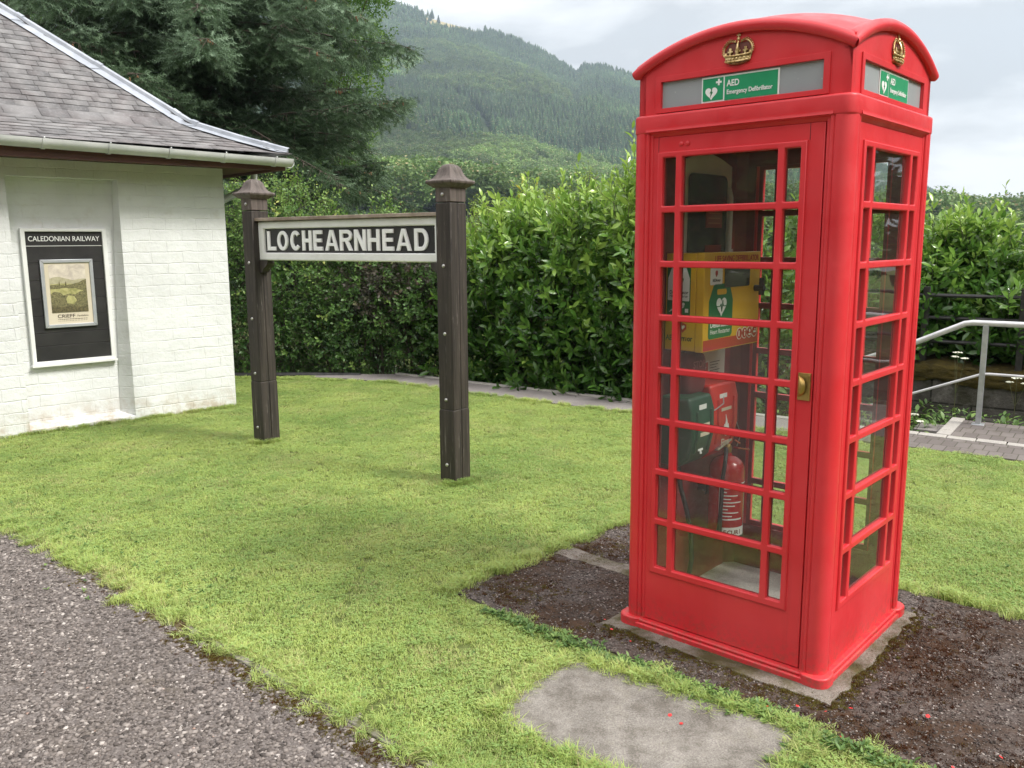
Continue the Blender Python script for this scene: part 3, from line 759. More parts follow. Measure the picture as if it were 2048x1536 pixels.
m.text('Defibrillator', 0.021, BLACK_P, f @ T(0.020, 0.236, 0.002), 0.0003, 0.0003, fit=0.088); m.text('Heart Restarter', 0.017, BLACK_P, f @ T(0.020, 0.222, 0.002), 0.0002, 0, fit=0.088)
m.plate([[(0.018, 0.160), (0.05, 0.170), (0.085, 0.178), (0.092, 0.186), (0.060, 0.184), (0.03, 0.172)]], 0.001, WHITE_P, 0, f @ T(z=0.001)); m.plate([circle(0.086, 0.194, 0.007, 10)], 0.001, WHITE_P, 0, f @ T(z=0.001)); m.plate([rect(0.095, 0.110, 0.160, 0.176)], 0.001, WHITE_P, 0, f @ T(z=0.001))
m.plate([[(0.086, 0.075), (0.103, 0.092), (0.103, 0.110), (0.086, 0.118), (0.069, 0.110), (0.069, 0.092)]], 0.001, RED_P, 0, f); m.plate([heart(0.086, 0.099, 0.02)], 0.001, WHITE_P, 0, f @ T(z=0.001))
m.text('AED Armor', 0.031, BLACK_P, f @ T(0.006, 0.042, 0), 0.0004, 0.0008, fit=0.128)
m.build('side_label', cab, smooth=0)

# maroon bag
bag = inbox('bleed_control_bag', label='maroon cloth bag printed stop, hung below the yellow cabinet', cat='bag')
place(bag, -0.372, -0.145, 0.985)
m = MB()
V = []; F = []; n = 20
sec = [(0.0, 0.92), (0.02, 1.0), (0.06, 1.0), (0.085, 0.93), (0.095, 0.75)]
base = rrect(-0.085, 0.085, 0.0, 0.19, 0.045, 5)
for x, s in sec:
    for px_, pz_ in base: V.append((x, px_ * s, 0.095 + (pz_ - 0.095) * s))
nb_ = len(base)
for j in range(len(sec) - 1):
    for q in range(nb_): F.append((j * nb_ + q, j * nb_ + (q + 1) % nb_, (j + 1) * nb_ + (q + 1) % nb_, (j + 1) * nb_ + q))
F += [tuple(range(nb_)), tuple(range((len(sec) - 1) * nb_, len(sec) * nb_))]
m.add(V, F, MAROON); m.text('STOP', 0.042, M('faded_maroon_print', (0.30, 0.10, 0.09), rough=0.7), RT @ T(y=-0.0965) @ FRONT @ T(-0.045, 0.125, 0), 0.0004, 0.0006)
m.build('body', bag, smooth=50)
m = MB(); m.tube([(0.04, -0.03, 0.188), (0.05, -0.025, 0.205), (0.05, 0.025, 0.205), (0.04, 0.03, 0.188)], 0.005, BLACK_R, 8); m.build('strap', bag)

# plastic wall cases
def wall_case(name, mat, x, y, z, w, d, h, **k):
    o = inbox(name, **k); place(o, x, y, z)
    m = MB(); pr = [(0, 0.0), (d * 0.62, 0.0), (d * 0.86, h * 0.12), (d, h * 0.45), (d * 0.98, h * 0.80), (d * 0.86, h), (0, h)]
    V = []
    for s in (-1, 1): V += [(px_, s * w / 2, pz_) for px_, pz_ in pr]
    n = len(pr)
    m.add(V, [tuple(range(n)), tuple(range(n, 2 * n))[::-1]] + [(q, (q + 1) % n, n + (q + 1) % n, n + q) for q in range(n)], mat)
    m.build('body', o, bevel=0.012, bseg=3, smooth=50)
    for s in (-1, 1):
        m = MB(); m.tube([(px_ + 0.002, s * w * 0.30, pz_) for px_, pz_ in ((d * 0.90, h * 0.2), (d, h * 0.45), (d * 0.985, h * 0.80))], 0.006, mat, 6); m.build('rib', o)
        for q in range(2): m = MB(); m.box(d * 0.45, d * 0.60, s * w / 2 - 0.004, s * w / 2 + 0.006, h * (0.35 + 0.35 * q), h * (0.45 + 0.35 * q), mat); m.build('catch', o, bevel=0.002)
    return o
gc = wall_case('first_aid_case', GREEN_C, -0.372, -0.205, 0.700, 0.190, 0.165, 0.300, label='dark green plastic case with white cross on the left wall of the red box', cat='first aid case')
f = RT @ T(y=-0.165) @ FRONT
m = MB(); m.plate([rect(-0.035, 0.025, 0.238, 0.266)], 0.002, WHITE_P, 0, f @ T(z=-0.006)); m.build('handle_tag', gc, smooth=0)
m = MB()
for zz in (0.168, 0.130): m = MB(); m.plate([rect(-0.03, 0.045, zz, zz + 0.016)], 0.002, PAPER, 0, f @ T(z=0.0005)); m.build('label', gc, smooth=0)
m = MB()
m.plate([[(-0.006, 0.05), (0.006, 0.05), (0.006, 0.064), (0.020, 0.064), (0.020, 0.076), (0.006, 0.076), (0.006, 0.092), (-0.006, 0.092), (-0.006, 0.076), (-0.020, 0.076), (-0.020, 0.064), (-0.006, 0.064)]], 0.004, WHITE_P, 0, f @ T(z=-0.004) @ T(rx=R(-10)))
m.build('white_cross', gc, smooth=0)
rc = wall_case('fire_case', RED_C, -0.372, 0.035, 0.690, 0.235, 0.140, 0.335, label='bright red plastic case marked fire with white flame, beside the green case', cat='fire case')
f = RT @ T(y=-0.1405) @ FRONT
m = MB(); m.plate([rect(-0.055, 0.010, 0.262, 0.290)], 0.002, WHITE_P, 0, f @ T(z=-0.005)); m.build('handle_tag', rc, smooth=0)
m = MB(); m.plate([rect(-0.045, 0.045, 0.212, 0.226)], 0.002, PAPER, 0, f @ T(z=0.0005)); m.build('label', rc, smooth=0); m = MB()
m.plate([[(0.0, 0.095), (0.018, 0.103), (0.026, 0.125), (0.020, 0.150), (0.014, 0.140), (0.008, 0.165), (-0.006, 0.195), (-0.004, 0.165), (-0.014, 0.140), (-0.016, 0.152), (-0.025, 0.128), (-0.018, 0.103)]], 0.002, WHITE_P, 0, f @ T(z=0.002))
m.build('white_flame', rc, smooth=0); m = MB()
m.text('Fire', 0.046, PAPER, f @ T(-0.038, 0.052, -0.001), 0.0006, 0.0008)
m.build('lettering', rc, smooth=0)
m = MB(); m.tube([(0.13, -0.30, 0.262), (0.15, -0.20, 0.235), (0.15, -0.12, 0.232), (0.15, -0.045, 0.25), (0.135, -0.02, 0.275)], 0.0025, GALV, 6); m.build('cord', rc); m = MB()
m.tube([(0.06, 0.118, 0.17), (0.10, 0.17, 0.14), (0.11, 0.21, 0.06), (0.09, 0.215, 0.0)], 0.0025, GALV, 6); m.build('cord', rc)

# extinguisher
ex = inbox('fire_extinguisher', label='red fire extinguisher with printed instructions hanging low inside the red box', cat='fire extinguisher')
place(ex, -0.248, 0.092, 0.300)
EXR = M('extinguisher_red_enamel', (0.42, 0.012, 0.012), (0.36, 0.010, 0.010), 6, 0.22, coat=0.3)
m = MB(); m.lathe([(0.070, 0.0), (0.078, 0.006), (0.080, 0.03), (0.080, 0.318), (0.076, 0.340), (0.062, 0.362), (0.040, 0.376), (0.022, 0.382), (0.018, 0.395)], EXR, 32)
m.lathe([(0.076, -0.004), (0.081, 0.0), (0.081, 0.02), (0.0795, 0.024)], BLACK_R, 32); m.build('cylinder', ex, smooth=40)
m = MB(); m.lathe([(0.016, 0.395), (0.018, 0.40), (0.018, 0.425), (0.012, 0.435)], BRASS, 16)
m.box(-0.012, 0.012, -0.02, 0.11, 0.437, 0.446, CHROME, T(rx=R(12))); m.box(-0.012, 0.012, -0.02, 0.10, 0.405, 0.413, EXR, T(rx=R(-14)))
m.tube([(0.0, 0.07, 0.44), (0.01, 0.10, 0.42)], 0.004, M('orange_tag', (0.75, 0.20, 0.10), rough=0.5), 6); m.build('valve', ex, bevel=0.001)
m = MB(); m.tube([(0.0, -0.015, 0.415), (0.02, -0.05, 0.412), (0.035, -0.085, 0.375), (0.03, -0.095, 0.30), (0.025, -0.095, 0.12), (0.02, -0.095, 0.03)], [0.009, 0.009, 0.009, 0.009, 0.009, 0.013], BLACK_R, 10); m.build('hose', ex)
m = MB()
def wrap(x0, x1, z0, z1, mat, rr):
    n = 12; V = []
    for q in range(n + 1):
        a = R(x0 + (x1 - x0) * q / n)
        V += [(rr * math.cos(a), rr * math.sin(a), z0), (rr * math.cos(a), rr * math.sin(a), z1)]
    m.add(V, [(2 * q, 2 * q + 2, 2 * q + 3, 2 * q + 1) for q in range(n)], mat)
wrap(-85, 15, 0.018, 0.062, WHITE_P, 0.0808); wrap(-85, -83, 0.062, 0.245, WHITE_P, 0.0808); wrap(13, 15, 0.062, 0.245, WHITE_P, 0.0808); wrap(-85, 15, 0.242, 0.247, WHITE_P, 0.0808)
wrap(-70, 20, 0.262, 0.268, WHITE_P, 0.0808)
for q in range(9): wrap(-78, -60 + (q * 37) % 60, 0.225 - q * 0.016, 0.230 - q * 0.016, WHITE_P, 0.0809)
wrap(-55, -5, 0.098, 0.104, WHITE_P, 0.0809)
for i_c, ch in enumerate('SECURI'):
    a = R(-76 + i_c * 13.5)
    m.text(ch, 0.028, M('dark_red_print', (0.16, 0.01, 0.01), rough=0.5) if i_c == 0 else m.mats[-1], T(0.0813 * math.cos(a), 0.0813 * math.sin(a), 0.030, rz=a + math.pi / 2) @ FRONT, 0.0002, 0.0006, ax='CENTER')
m.build('instruction_label', ex, smooth=40, recalc=False)
m = MB(); m.box(-0.135, -0.075, -0.03, 0.03, 0.20, 0.24, DARKIRON); m.box(-0.085, -0.079, -0.045, 0.045, 0.19, 0.25, DARKIRON); m.build('bracket', ex)
# cable
m = MB(); m.tube([(0, 0, 0.60), (0.01, 0.01, 0.50), (0.03, 0.03, 0.40), (0.055, 0.03, 0.30), (0.07, 0.02, 0.18), (0.065, 0.0, 0.08), (0.06, -0.015, 0.01)], 0.011, BLACK_R, 10)
cb = m.build('cable', None, label='black cable trailing down to the floor inside the red box', cat='cable'); place(cb, -0.36, -0.15, 0.06)
# ================================================================== station name sign
SG = empty('station_name_sign', (-0.3946, 5.70, 0), -0.6463, label='dark timber station sign reading LOCHEARNHEAD between two capped posts on the lawn', cat='sign')
def post(x):
    o = bpy.data.objects.new('post', None)
    PW, PD = 0.130, 0.160
    m = MB()
    m.box(-PW, 0, 0, PD / 2 - 0.002, 0.521, 1.903, POSTWOOD); m.box(-PW, 0, PD / 2 + 0.001, PD, 0.521, 1.903, POSTWOOD)
    m.box(-PW + 0.004, -0.004, 0.004, PD - 0.004, 0.48, 1.90, POSTWOOD)
    for y0_, y1_ in ((-0.004, PD / 2 - 0.002), (PD / 2 + 0.001, PD + 0.004)):
        V_ = []
        for z_, e_ in ((-0.05, 0.0025), (0.497, 0.0025), (0.5205, 0.0)):
            V_ += [(-PW - e_, y0_ + (0.004 - e_) * (y0_ < 0), z_), (e_, y0_ + (0.004 - e_) * (y0_ < 0), z_), (e_, y1_ - (0.004 - e_) * (y1_ > PD), z_), (-PW - e_, y1_ - (0.004 - e_) * (y1_ > PD), z_)]
        m.add(V_, [(3, 2, 1, 0), (8, 9, 10, 11)] + [(j * 4 + q, j * 4 + (q + 1) % 4, j * 4 + 4 + (q + 1) % 4, j * 4 + 4 + q) for j in range(2) for q in range(4)], POSTWOOD)
    m.box(-PW, 0, 0, PD, 1.908, 2.006, CAPWOOD)
    p = m.build('post', SG, bevel=0.005, bseg=2); p.location = (x, 0, 0)
    c = MB(); cx, cy = -PW / 2, PD / 2
    prof = [(0.078, 2.000), (0.090, 2.010), (0.112, 2.028), (0.116, 2.040), (0.112, 2.047), (0.094, 2.052), (0.080, 2.062), (0.066, 2.082), (0.056, 2.106), (0.048, 2.128), (0.034, 2.145), (0.014, 2.153)]
    V = []; F = []
    for r, z in prof:
        for sx_, sy_ in ((-1, -1), (1, -1), (1, 1), (-1, 1)): V.append((cx + sx_ * r * 0.98, cy + sy_ * (r + 0.008), z))
    for j in range(len(prof) - 1):
        for q in range(4): F.append((j * 4 + q, j * 4 + (q + 1) % 4, j * 4 + 4 + (q + 1) % 4, j * 4 + 4 + q))
    F += [(3, 2, 1, 0), tuple(range(len(prof) * 4 - 4, len(prof) * 4))]
    c.add(V, F, CAPWOOD); c.build('cap', p, bevel=0.003, smooth=25)
    for z in (1.957, 1.492, 1.04, 0.589, 0.135):
        b = MB(); b.lathe([(0.0125, 0), (0.0125, 0.003), (0.010, 0.008), (0.005, 0.010), (0.0004, 0.0105)], CHROME, 14)
        bo = b.build('bolt', p, smooth=50); bo.matrix_local = T(-0.066, 0 if z > 0.5 else -0.004, z, rx=math.pi / 2)
    return p
post(0.0); post(-2.090)
m = MB()
fx0, fx1 = -2.089, -0.131
m.plate([rect(fx0, fx1, 1.512, 1.818), rect(fx0 + 0.066, fx1 - 0.060, 1.573, 1.760)], 0.062, WHITE, 0.012, T(y=0.081) @ FRONT, 3)
m.build('board_frame', SG, smooth=40)
m = MB(); m.box(fx0 + 0.06, fx1 - 0.055, 0.072, 0.095, 1.565, 1.768, BLACK)
for x in (fx0 + 0.078, fx1 - 0.072):
    for z in (1.59, 1.745): m.lathe([(0.005, 0), (0.004, 0.002), (0.0004, 0.003)], CHROME, 8, T(x, 0.072, z, rx=math.pi / 2))
m.build('name_board', SG, bevel=0.0)
# raised letters
HL = 0.152
def glyph(ch, w, s=0.0325):
    h = HL; b = s
    def ell(rx, ry, cx, cy, a0, a1, n): return [(cx + rx * math.cos(R(a0 + (a1 - a0) * i / n)), cy + ry * math.sin(R(a0 + (a1 - a0) * i / n))) for i in range(n + 1)]
    if ch == 'L': return [[(0, 0), (w, 0), (w, b * .92), (s, b * .92), (s, h), (0, h)]]
    if ch == 'H': c = h / 2; return [[(0, 0), (s, 0), (s, c - b * .45), (w - s, c - b * .45), (w - s, 0), (w, 0), (w, h), (w - s, h), (w - s, c + b * .45), (s, c + b * .45), (s, h), (0, h)]]
    if ch == 'E': c = h / 2; return [[(0, 0), (w, 0), (w, b * .9), (s, b * .9), (s, c - b * .42), (w * .90, c - b * .42), (w * .90, c + b * .42), (s, c + b * .42), (s, h - b * .9), (w * .97, h - b * .9), (w * .97, h), (0, h)]]
    if ch == 'A':
        c = w / 2; t = s * .55
        return [[(0, 0), (s * 1.05, 0), (s * 1.05 + (c - t) * 0.20, h * .22), (w - s * 1.05 - (c - t) * .20, h * .22), (w - s * 1.05, 0), (w, 0), (c + t, h), (c - t, h)], [(w * .355, h * .37), (w * .645, h * .37), (c, h * .80)]]
    if ch == 'N': return [[(0, 0), (s, 0), (s, h * .62), (w - s * 1.05, 0), (w, 0), (w, h), (w - s, h), (w - s, h * .38), (s * 1.05, h), (0, h)]]
    if ch == 'O': return [ell(w / 2, h / 2, w / 2, h / 2, 0, 350, 35), ell(w / 2 - s, h / 2 - b * .85, w / 2, h / 2, 0, 350, 35)]
    if ch == 'C': return [ell(w / 2, h / 2, w / 2, h / 2, 38, 322, 32) + ell(w / 2 - s, h / 2 - b * .9, w / 2, h / 2, 318, 42, 28)]
    if ch == 'D': return [[(0, 0), (w * .42, 0)] + ell(w * .5, h / 2, w * .5, h / 2, -80, 80, 20) + [(w * .42, h), (0, h)], [(s, b * .85), (w * .42, b * .85)] + ell(w * .5 - s, h / 2 - b * .85, w * .5, h / 2, -78, 78, 20) + [(w * .42, h - b * .85), (s, h - b * .85)]]
    if ch == 'R':
        r = h * .285; cx = w * .56; cy = h - r
        return [[(0, 0), (s, 0), (s, h * .43), (w * .42, h * .43), (w - s * 1.15, 0), (w, 0), (w * .70, h * .45)] + ell(w * .42, r, cx, cy, -50, 90, 14) + [(0, h)], [(s, h * .43 + b * .8), (w * .50, h * .43 + b * .8)] + ell(w * .42 - s * .9, r - b * .85, cx, cy, -80, 80, 10) + [(w * .50, h - b * .85), (s, h - b * .85)]]
# left edge of each letter along the board, read off the photograph
xs = [(-1.990, .100, 'L'), (-1.865, .125, 'O'), (-1.705, .113, 'C'), (-1.565, .106, 'H'), (-1.435, .100, 'E'), (-1.303, .140, 'A'), (-1.140, .130, 'R'), (-0.985, .118, 'N'), (-0.845, .118, 'H'), (-0.695, .108, 'E'), (-0.560, .140, 'A'), (-0.386, .125, 'D')]
m = MB()
BRIGHT = M('bright_white_letter_enamel', (0.86, 0.87, 0.87), (0.80, 0.81, 0.81), 9, 0.4)
for x, w, ch in xs: m.plate(glyph(ch, w + 0.004), 0.016, BRIGHT, 0.0035, T(x - 0.002, 0.068, 1.590) @ FRONT)
m.build('raised_lettering', SG, smooth=40)
m = MB(); m.box(fx0 - 0.045, fx1, 0.022, 0.145, 1.821, 1.846, RAILWOOD); m.build('top_rail', SG, bevel=0.003)
for x, s in ((fx0, 1), (fx1, -1)):
    m = MB(); pl = [(0, 0), (s * 0.03, 0), (s * 0.035, 0.015), (s * 0.05, 0.035), (s * 0.085, 0.055), (s * 0.10, 0.075), (s * 0.10, 0.098), (0, 0.098)]
    m.plate([pl], 0.07, POSTWOOD, 0.002, T(x, 0.085, 1.413) @ FRONT); m.build('bracket', SG)

# ================================================================== station building
WA = math.atan2(-0.67729539, -0.73571119)
BD = empty('station_building', (-2.83, 8.66, 0), WA, label='white painted brick station building with grey slate hipped roof and grey gutter', cat='building')
BL_, BW_ = 6.5, 4.4      # along the front wall (+x), depth (-y)
def brickwhite():
    k = NT('white_painted_brick'); o = k.n('ShaderNodeTexCoord').outputs['Object']
    s = k.n('ShaderNodeSeparateXYZ', {0: o}); ge = k.n('ShaderNodeNewGeometry')
    ad = k.n('ShaderNodeMath', {0: s.outputs[0], 1: s.outputs[1]}, operation='ADD').outputs[0]
    cv = k.n('ShaderNodeCombineXYZ', {0: ad, 1: s.outputs[2]}).outputs[0]
    wob = k.n('ShaderNodeTexNoise', {'Vector': o, 'Scale': 5.0, 'Detail': 3}); 
    w2 = k.n('ShaderNodeVectorMath', {0: wob.outputs['Color'], 1: (0.5, 0.5, 0.5)}, operation='SUBTRACT').outputs[0]
    w3 = k.n('ShaderNodeVectorMath', {0: w2}, operation='SCALE'); w3.inputs['Scale'].default_value = 0.034
    cv2 = k.n('ShaderNodeVectorMath', {0: cv, 1: w3.outputs[0]}, operation='ADD').outputs[0]
    br = k.n('ShaderNodeTexBrick', {'Vector': cv2, 'Color1': (1, 1, 1, 1), 'Color2': (0.80, 0.80, 0.80, 1), 'Mortar': (0, 0, 0, 1), 'Scale': 1.0, 'Mortar Size': 0.007, 'Mortar Smooth': 1.0, 'Brick Width': 0.30, 'Row Height': 0.1045})
    c = k.ramp(k.noise(o, 1.3, 6, 0.6), [(0.3, (0.62, 0.635, 0.63)), (0.65, (0.75, 0.765, 0.765))])
    grime = k.ramp(k.noise(o, 4.5, 8, 0.72), [(0.57, 0.0), (0.72, 0.42)])
    c = k.mix(grime, c, (0.50, 0.47, 0.38))
    low = k.n('ShaderNodeMapRange', {0: s.outputs[2], 1: 0.30, 2: 0.02, 3: 0.0, 4: 1.0}).outputs[0]
    lm = k.n('ShaderNodeMath', {0: low, 1: k.ramp(k.noise(o, 7, 5, 0.7), [(0.42, 0.0), (0.62, 0.8)])}, operation='MULTIPLY').outputs[0]
    c = k.mix(lm, c, (0.42, 0.34, 0.24))
    mort = k.n('ShaderNodeMath', {0: 1.0, 1: br.outputs['Fac']}, operation='SUBTRACT').outputs[0]
    k.color(k.mix(k.n('ShaderNodeMath', {0: br.outputs['Fac'], 1: 0.09}, operation='MULTIPLY').outputs[0], c, (0.52, 0.52, 0.50)))
    k.set(0.55, 0, 0.35)
    hmix = k.mix(k.ramp(k.noise(o, 1.7, 4, 0.6), [(0.38, 0.15), (0.62, 1.0)]), (0.9, 0.9, 0.9), br.outputs['Color']); b = k.bump(hmix, 0.55, 0.008); b = k.bump(k.noise(o, 11, 6, 0.62), 0.7, 0.016, b); k.bump(k.noise(o, 90, 3), 0.25, 0.002, b)
    return k.m
BRK = brickwhite()
ZT = 2.37
m = MB()
rx0, rx1, rz0, rz1 = 1.005, 1.905, 0.045, 2.220
xs_ = [0, rx0, rx1, BL_]
m.box(0, rx0, -0.30, 0, -0.05, ZT, BRK); m.box(rx1, BL_, -0.30, 0, -0.05, ZT, BRK); m.box(rx0, rx1, -0.30, 0, rz1, ZT, BRK)
m.box(rx0, rx1, -0.30, -0.125, -0.05, rz1, BRK); m.add([(rx0, -0.125, 0.085), (rx1, -0.125, 0.085), (rx1, 0.004, 0.040), (rx0, 0.004, 0.040), (rx0, -0.125, -0.05), (rx1, -0.125, -0.05), (rx1, 0.004, -0.05), (rx0, 0.004, -0.05)], [(0, 1, 2, 3), (3, 2, 6, 7), (4, 7, 6, 5), (0, 3, 7, 4), (1, 5, 6, 2), (0, 4, 5, 1)], BRK)
m.add([(rx0, -0.124, 0.06), (rx0 + 0.10, -0.124, 0.06), (rx0, 0.001, 0.05), (rx0, -0.124, rz1), (rx0 + 0.006, -0.124, rz1), (rx0, 0.001, rz1)], [(0, 1, 2), (3, 5, 4), (1, 4, 5, 2), (0, 3, 4, 1), (0, 2, 5, 3)], BRK)
m.box(-0.0005, 0.30, -BW_, -0.30, -0.05, ZT, BRK); m.box(BL_ - 0.30, BL_, -BW_, -0.30, -0.05, ZT, BRK); m.box(0.30, BL_ - 0.30, -BW_, -BW_ + 0.30, -0.05, ZT, BRK)
m.build('wall', BD, bevel=0.010, bseg=2, smooth=30)
m = MB(); m.box(0.28, BL_ - 0.28, -BW_ + 0.28, -0.28, 2.30, 2.36, FASCIA)
for a in ((-0.43, BL_ + 0.43, 0.002, 0.43), (-0.43, BL_ + 0.43, -BW_ - 0.43, -BW_ - 0.002), (-0.43, -0.002, -BW_, 0.0), (BL_ + 0.002, BL_ + 0.43, -BW_, 0.0)): m.box(a[0], a[1], a[2], a[3], 2.372, 2.392, FASCIA)
for a in ((-0.45, BL_ + 0.45, 0.402, 0.428), (-0.45, BL_ + 0.45, -BW_ - 0.428, -BW_ - 0.402), (-0.428, -0.402, -BW_ - 0.40, 0.40), (BL_ + 0.402, BL_ + 0.428, -BW_ - 0.40, 0.40)): m.box(a[0], a[1], a[2], a[3], 2.345, 2.472, FASCIA)
m.build('fascia', BD, bevel=0.002)

def slate_mat():
    k = NT('old_grey_slate'); o = k.n('ShaderNodeTexCoord').outputs['Object']
    a = k.n('ShaderNodeAttribute', attribute_name='rnd', attribute_type='GEOMETRY').outputs['Fac']
    c = k.ramp(a, [(0.0, (0.105, 0.103, 0.106)), (0.5, (0.160, 0.156, 0.158)), (1.0, (0.222, 0.218, 0.220))])
    c = k.mix(k.ramp(k.noise(o, 2.2, 7, 0.65), [(0.46, 0.0), (0.66, 0.6)]), c, (0.140, 0.115, 0.115))
    c = k.mix(k.ramp(k.noise(o, 34, 5, 0.7), [(0.50, 0.0), (0.72, 0.7)]), c, (0.26, 0.25, 0.255))
    k.color(c); k.set(0.55, 0, 0.45)
    b = k.bump(k.noise(o, 45, 5, 0.6), 0.35, 0.004); return k.m
SLATE = slate_mat()
EAVE = 0.46
def rz_(t):   # roof height for a horizontal distance t in from the eaves edge; gently curved foot
    if t < 0.64: return 2.492 + 0.39 * t + 0.02 * (t / 0.64) ** 2
    return 2.762 + 0.875 * (t - 0.64) if t > 0.72 else 2.762 + 0.8 * (t - 0.64)
TM = (BW_ + 2 * EAVE) / 2
def slates(length, to_xyz):
    V = []; F = []; C = []; t = -0.03; course = 0
    while t < TM:
        sl = 0.39 if t < 0.62 else 0.875
        dt = 0.082 / math.sqrt(1 + sl * sl); tt = min(t + dt * 2.1, TM + 0.02)
        x = -0.1 - random.random() * 0.2
        while x < length + 0.1:
            wd = random.uniform(0.15, 0.27) * (1.1 if t < 1.2 else 0.9); x1 = x + wd - 0.004
            lo = max(x, t - 0.005); hi = min(x1, length - t + 0.005); lo2 = max(x, tt); hi2 = min(x1, length - tt)
            if hi - lo > 0.03:
                lo2 = min(lo2, hi); hi2 = max(hi2, lo2 + 0.001)
                j = random.uniform(-0.0025, 0.0025); th = random.uniform(0.004, 0.007); k_ = random.uniform(0, 0.004)
                za = rz_(max(t, 0)) + 0.010 + k_; zb = rz_(tt) - 0.002
                r0 = random.uniform(-0.0018, 0.0018)
                b = len(V)
                for (px_, pt, pz_) in ((lo, t + j, za + r0), (hi, t + j, za - r0), (hi2, tt, zb), (lo2, tt, zb), (lo, t + j, za + r0 - th), (hi, t + j, za - r0 - th), (hi2, tt, zb - th), (lo2, tt, zb - th)):
                    V.append(to_xyz(px_, pt, pz_))
                F += [(b, b + 1, b + 2, b + 3), (b + 4, b + 7, b + 6, b + 5), (b, b + 4, b + 5, b + 1), (b + 1, b + 5, b + 6, b + 2), (b + 3, b + 7, b + 4, b)]
                C += [min(1, max(0, random.gauss(0.5, 0.28)))] * 8
            x += wd
        t += dt; course += 1
    return V, F, C
LX, LY = BL_ + 2 * EAVE, BW_ + 2 * EAVE
V = []; F = []; C = []
for fn, ln in ((lambda x, t, z: (x - EAVE, EAVE - t, z), LX), (lambda x, t, z: (-EAVE + t, EAVE - x, z), LY), (lambda x, t, z: (BL_ + EAVE - t, -BW_ - EAVE + x, z), LY), (lambda x, t, z: (BL_ + EAVE - x, -BW_ - EAVE + t, z), LX)):
    v, f, c = slates(ln, fn); b = len(V); V += v; C += c; F += [tuple(b + q for q in ff) for ff in f]
slo = bulk('roof', np.array(V), np.array(F), SLATE, BD, rnd=C)
LEAD = M('lead_flashing', (0.30, 0.325, 0.37), (0.40, 0.43, 0.48), 7, 0.42, 0.25, 0.15, 30)
m = MB()
def hip(cx, cy, sx_, sy_):
    ts = [-0.02, 0.3, 0.64, 0.80, 1.3, 1.9, 2.4, TM]
    V = []; F = []
    for t in ts:
        z = rz_(max(0, t)) + 0.026; x, y = cx + sx_ * t, cy + sy_ * t; w = 0.125
        V += [(x + sx_ * w, y, z - 0.004), (x + sx_ * 0.028, y, z + 0.001), (x + sx_ * 0.022, y + sy_ * 0.0, z + 0.034), (x, y, z + 0.042), (x, y + sy_ * 0.022, z + 0.034), (x, y + sy_ * 0.028, z + 0.001), (x, y + sy_ * w, z - 0.004)]
    for i in range(len(ts) - 1):
        for q in range(6): F.append((i * 7 + q, i * 7 + q + 1, (i + 1) * 7 + q + 1, (i + 1) * 7 + q))
    m.add(V, F, LEAD)
    for t in (0.12, 0.60, 0.72, 1.24, 1.76, 2.30):      # laps
        V = []
        for tt in (t, t + 0.045):
            z = rz_(max(0, tt)) + 0.032; x, y = cx + sx_ * tt, cy + sy_ * tt; w = 0.130
            V += [(x + sx_ * w, y, z - 0.004), (x + sx_ * 0.033, y, z + 0.001), (x + sx_ * 0.027, y, z + 0.036), (x, y, z + 0.045), (x, y + sy_ * 0.027, z + 0.036), (x, y + sy_ * 0.033, z + 0.001), (x, y + sy_ * w, z - 0.004)]
        m.add(V, [(q, q + 1, q + 8, q + 7) for q in range(6)], LEAD)
hip(-EAVE, EAVE, 1, -1); hip(BL_ + EAVE, EAVE, -1, -1); hip(-EAVE, -BW_ - EAVE, 1, 1); hip(BL_ + EAVE, -BW_ - EAVE, -1, 1)
m.tube([(TM - EAVE, -BW_ / 2, rz_(TM) + 0.02), (BL_ + EAVE - TM, -BW_ / 2, rz_(TM) + 0.02)], 0.05, LEAD, 10)
m.build('hip_flashing', BD, smooth=30)
# half round gutter with joints
def gutter(P0, P1, r=0.056):
    m = MB(); P0, P1 = Vector(P0), Vector(P1); d = (P1 - P0); side = d.cross(Vector((0, 0, 1))).normalized()
    def ring(c, rr, th, out):
        V = []
        for q in range(13):
            a = math.pi * q / 12; V.append(c + side * rr * math.cos(a) - Vector((0, 0, rr * math.sin(a) - 0.0)))
        for q in range(13):
            a = math.pi * (12 - q) / 12; V.append(c + side * (rr - th) * math.cos(a) - Vector((0, 0, (rr - th) * math.sin(a))))
        return V
    def seg(c0, c1, rr, th):
        V = ring(c0, rr, th, 0) + ring(c1, rr, th, 0); n = 26
        m.add(V, [(q, (q + 1) % n, n + (q + 1) % n, n + q) for q in range(n)] + [tuple(range(n)), tuple(range(n, 2 * n))[::-1]], PVC)
    seg(P0, P1, r, 0.004)
    dn = d.normalized(); n_ = int(d.length / 0.505)
    for q in range(n_ + 1):
        c = P0 + dn * (0.18 + q * 0.505)
        if (c - P0).length < d.length - 0.05:
            seg(c - dn * 0.014, c + dn * 0.014, r + 0.007, 0.006); m.tube([c + side * (r + 0.006), c + side * (r + 0.002) + Vector((0, 0, 0.012))], 0.006, PVC, 6); m.tube([c - side * (r + 0.006), c - side * (r + 0.002) + Vector((0, 0, 0.012))], 0.006, PVC, 6)
    seg(P0, P0 + dn * 0.006, r, r - 0.001)
    return m
g = gutter((-0.475, 0.490, 2.450), (2.55, 0.490, 2.500), 0.074); g.build('gutter', BD, smooth=40)
g = gutter((2.56, 0.490, 2.500), (BL_ + 0.475, 0.490, 2.500), 0.074); g.build('gutter', BD, smooth=40)
g = gutter((-0.50, -BW_ - 0.45, 2.46), (-0.50, 0.42, 2.432)); g.build('gutter', BD, smooth=40)
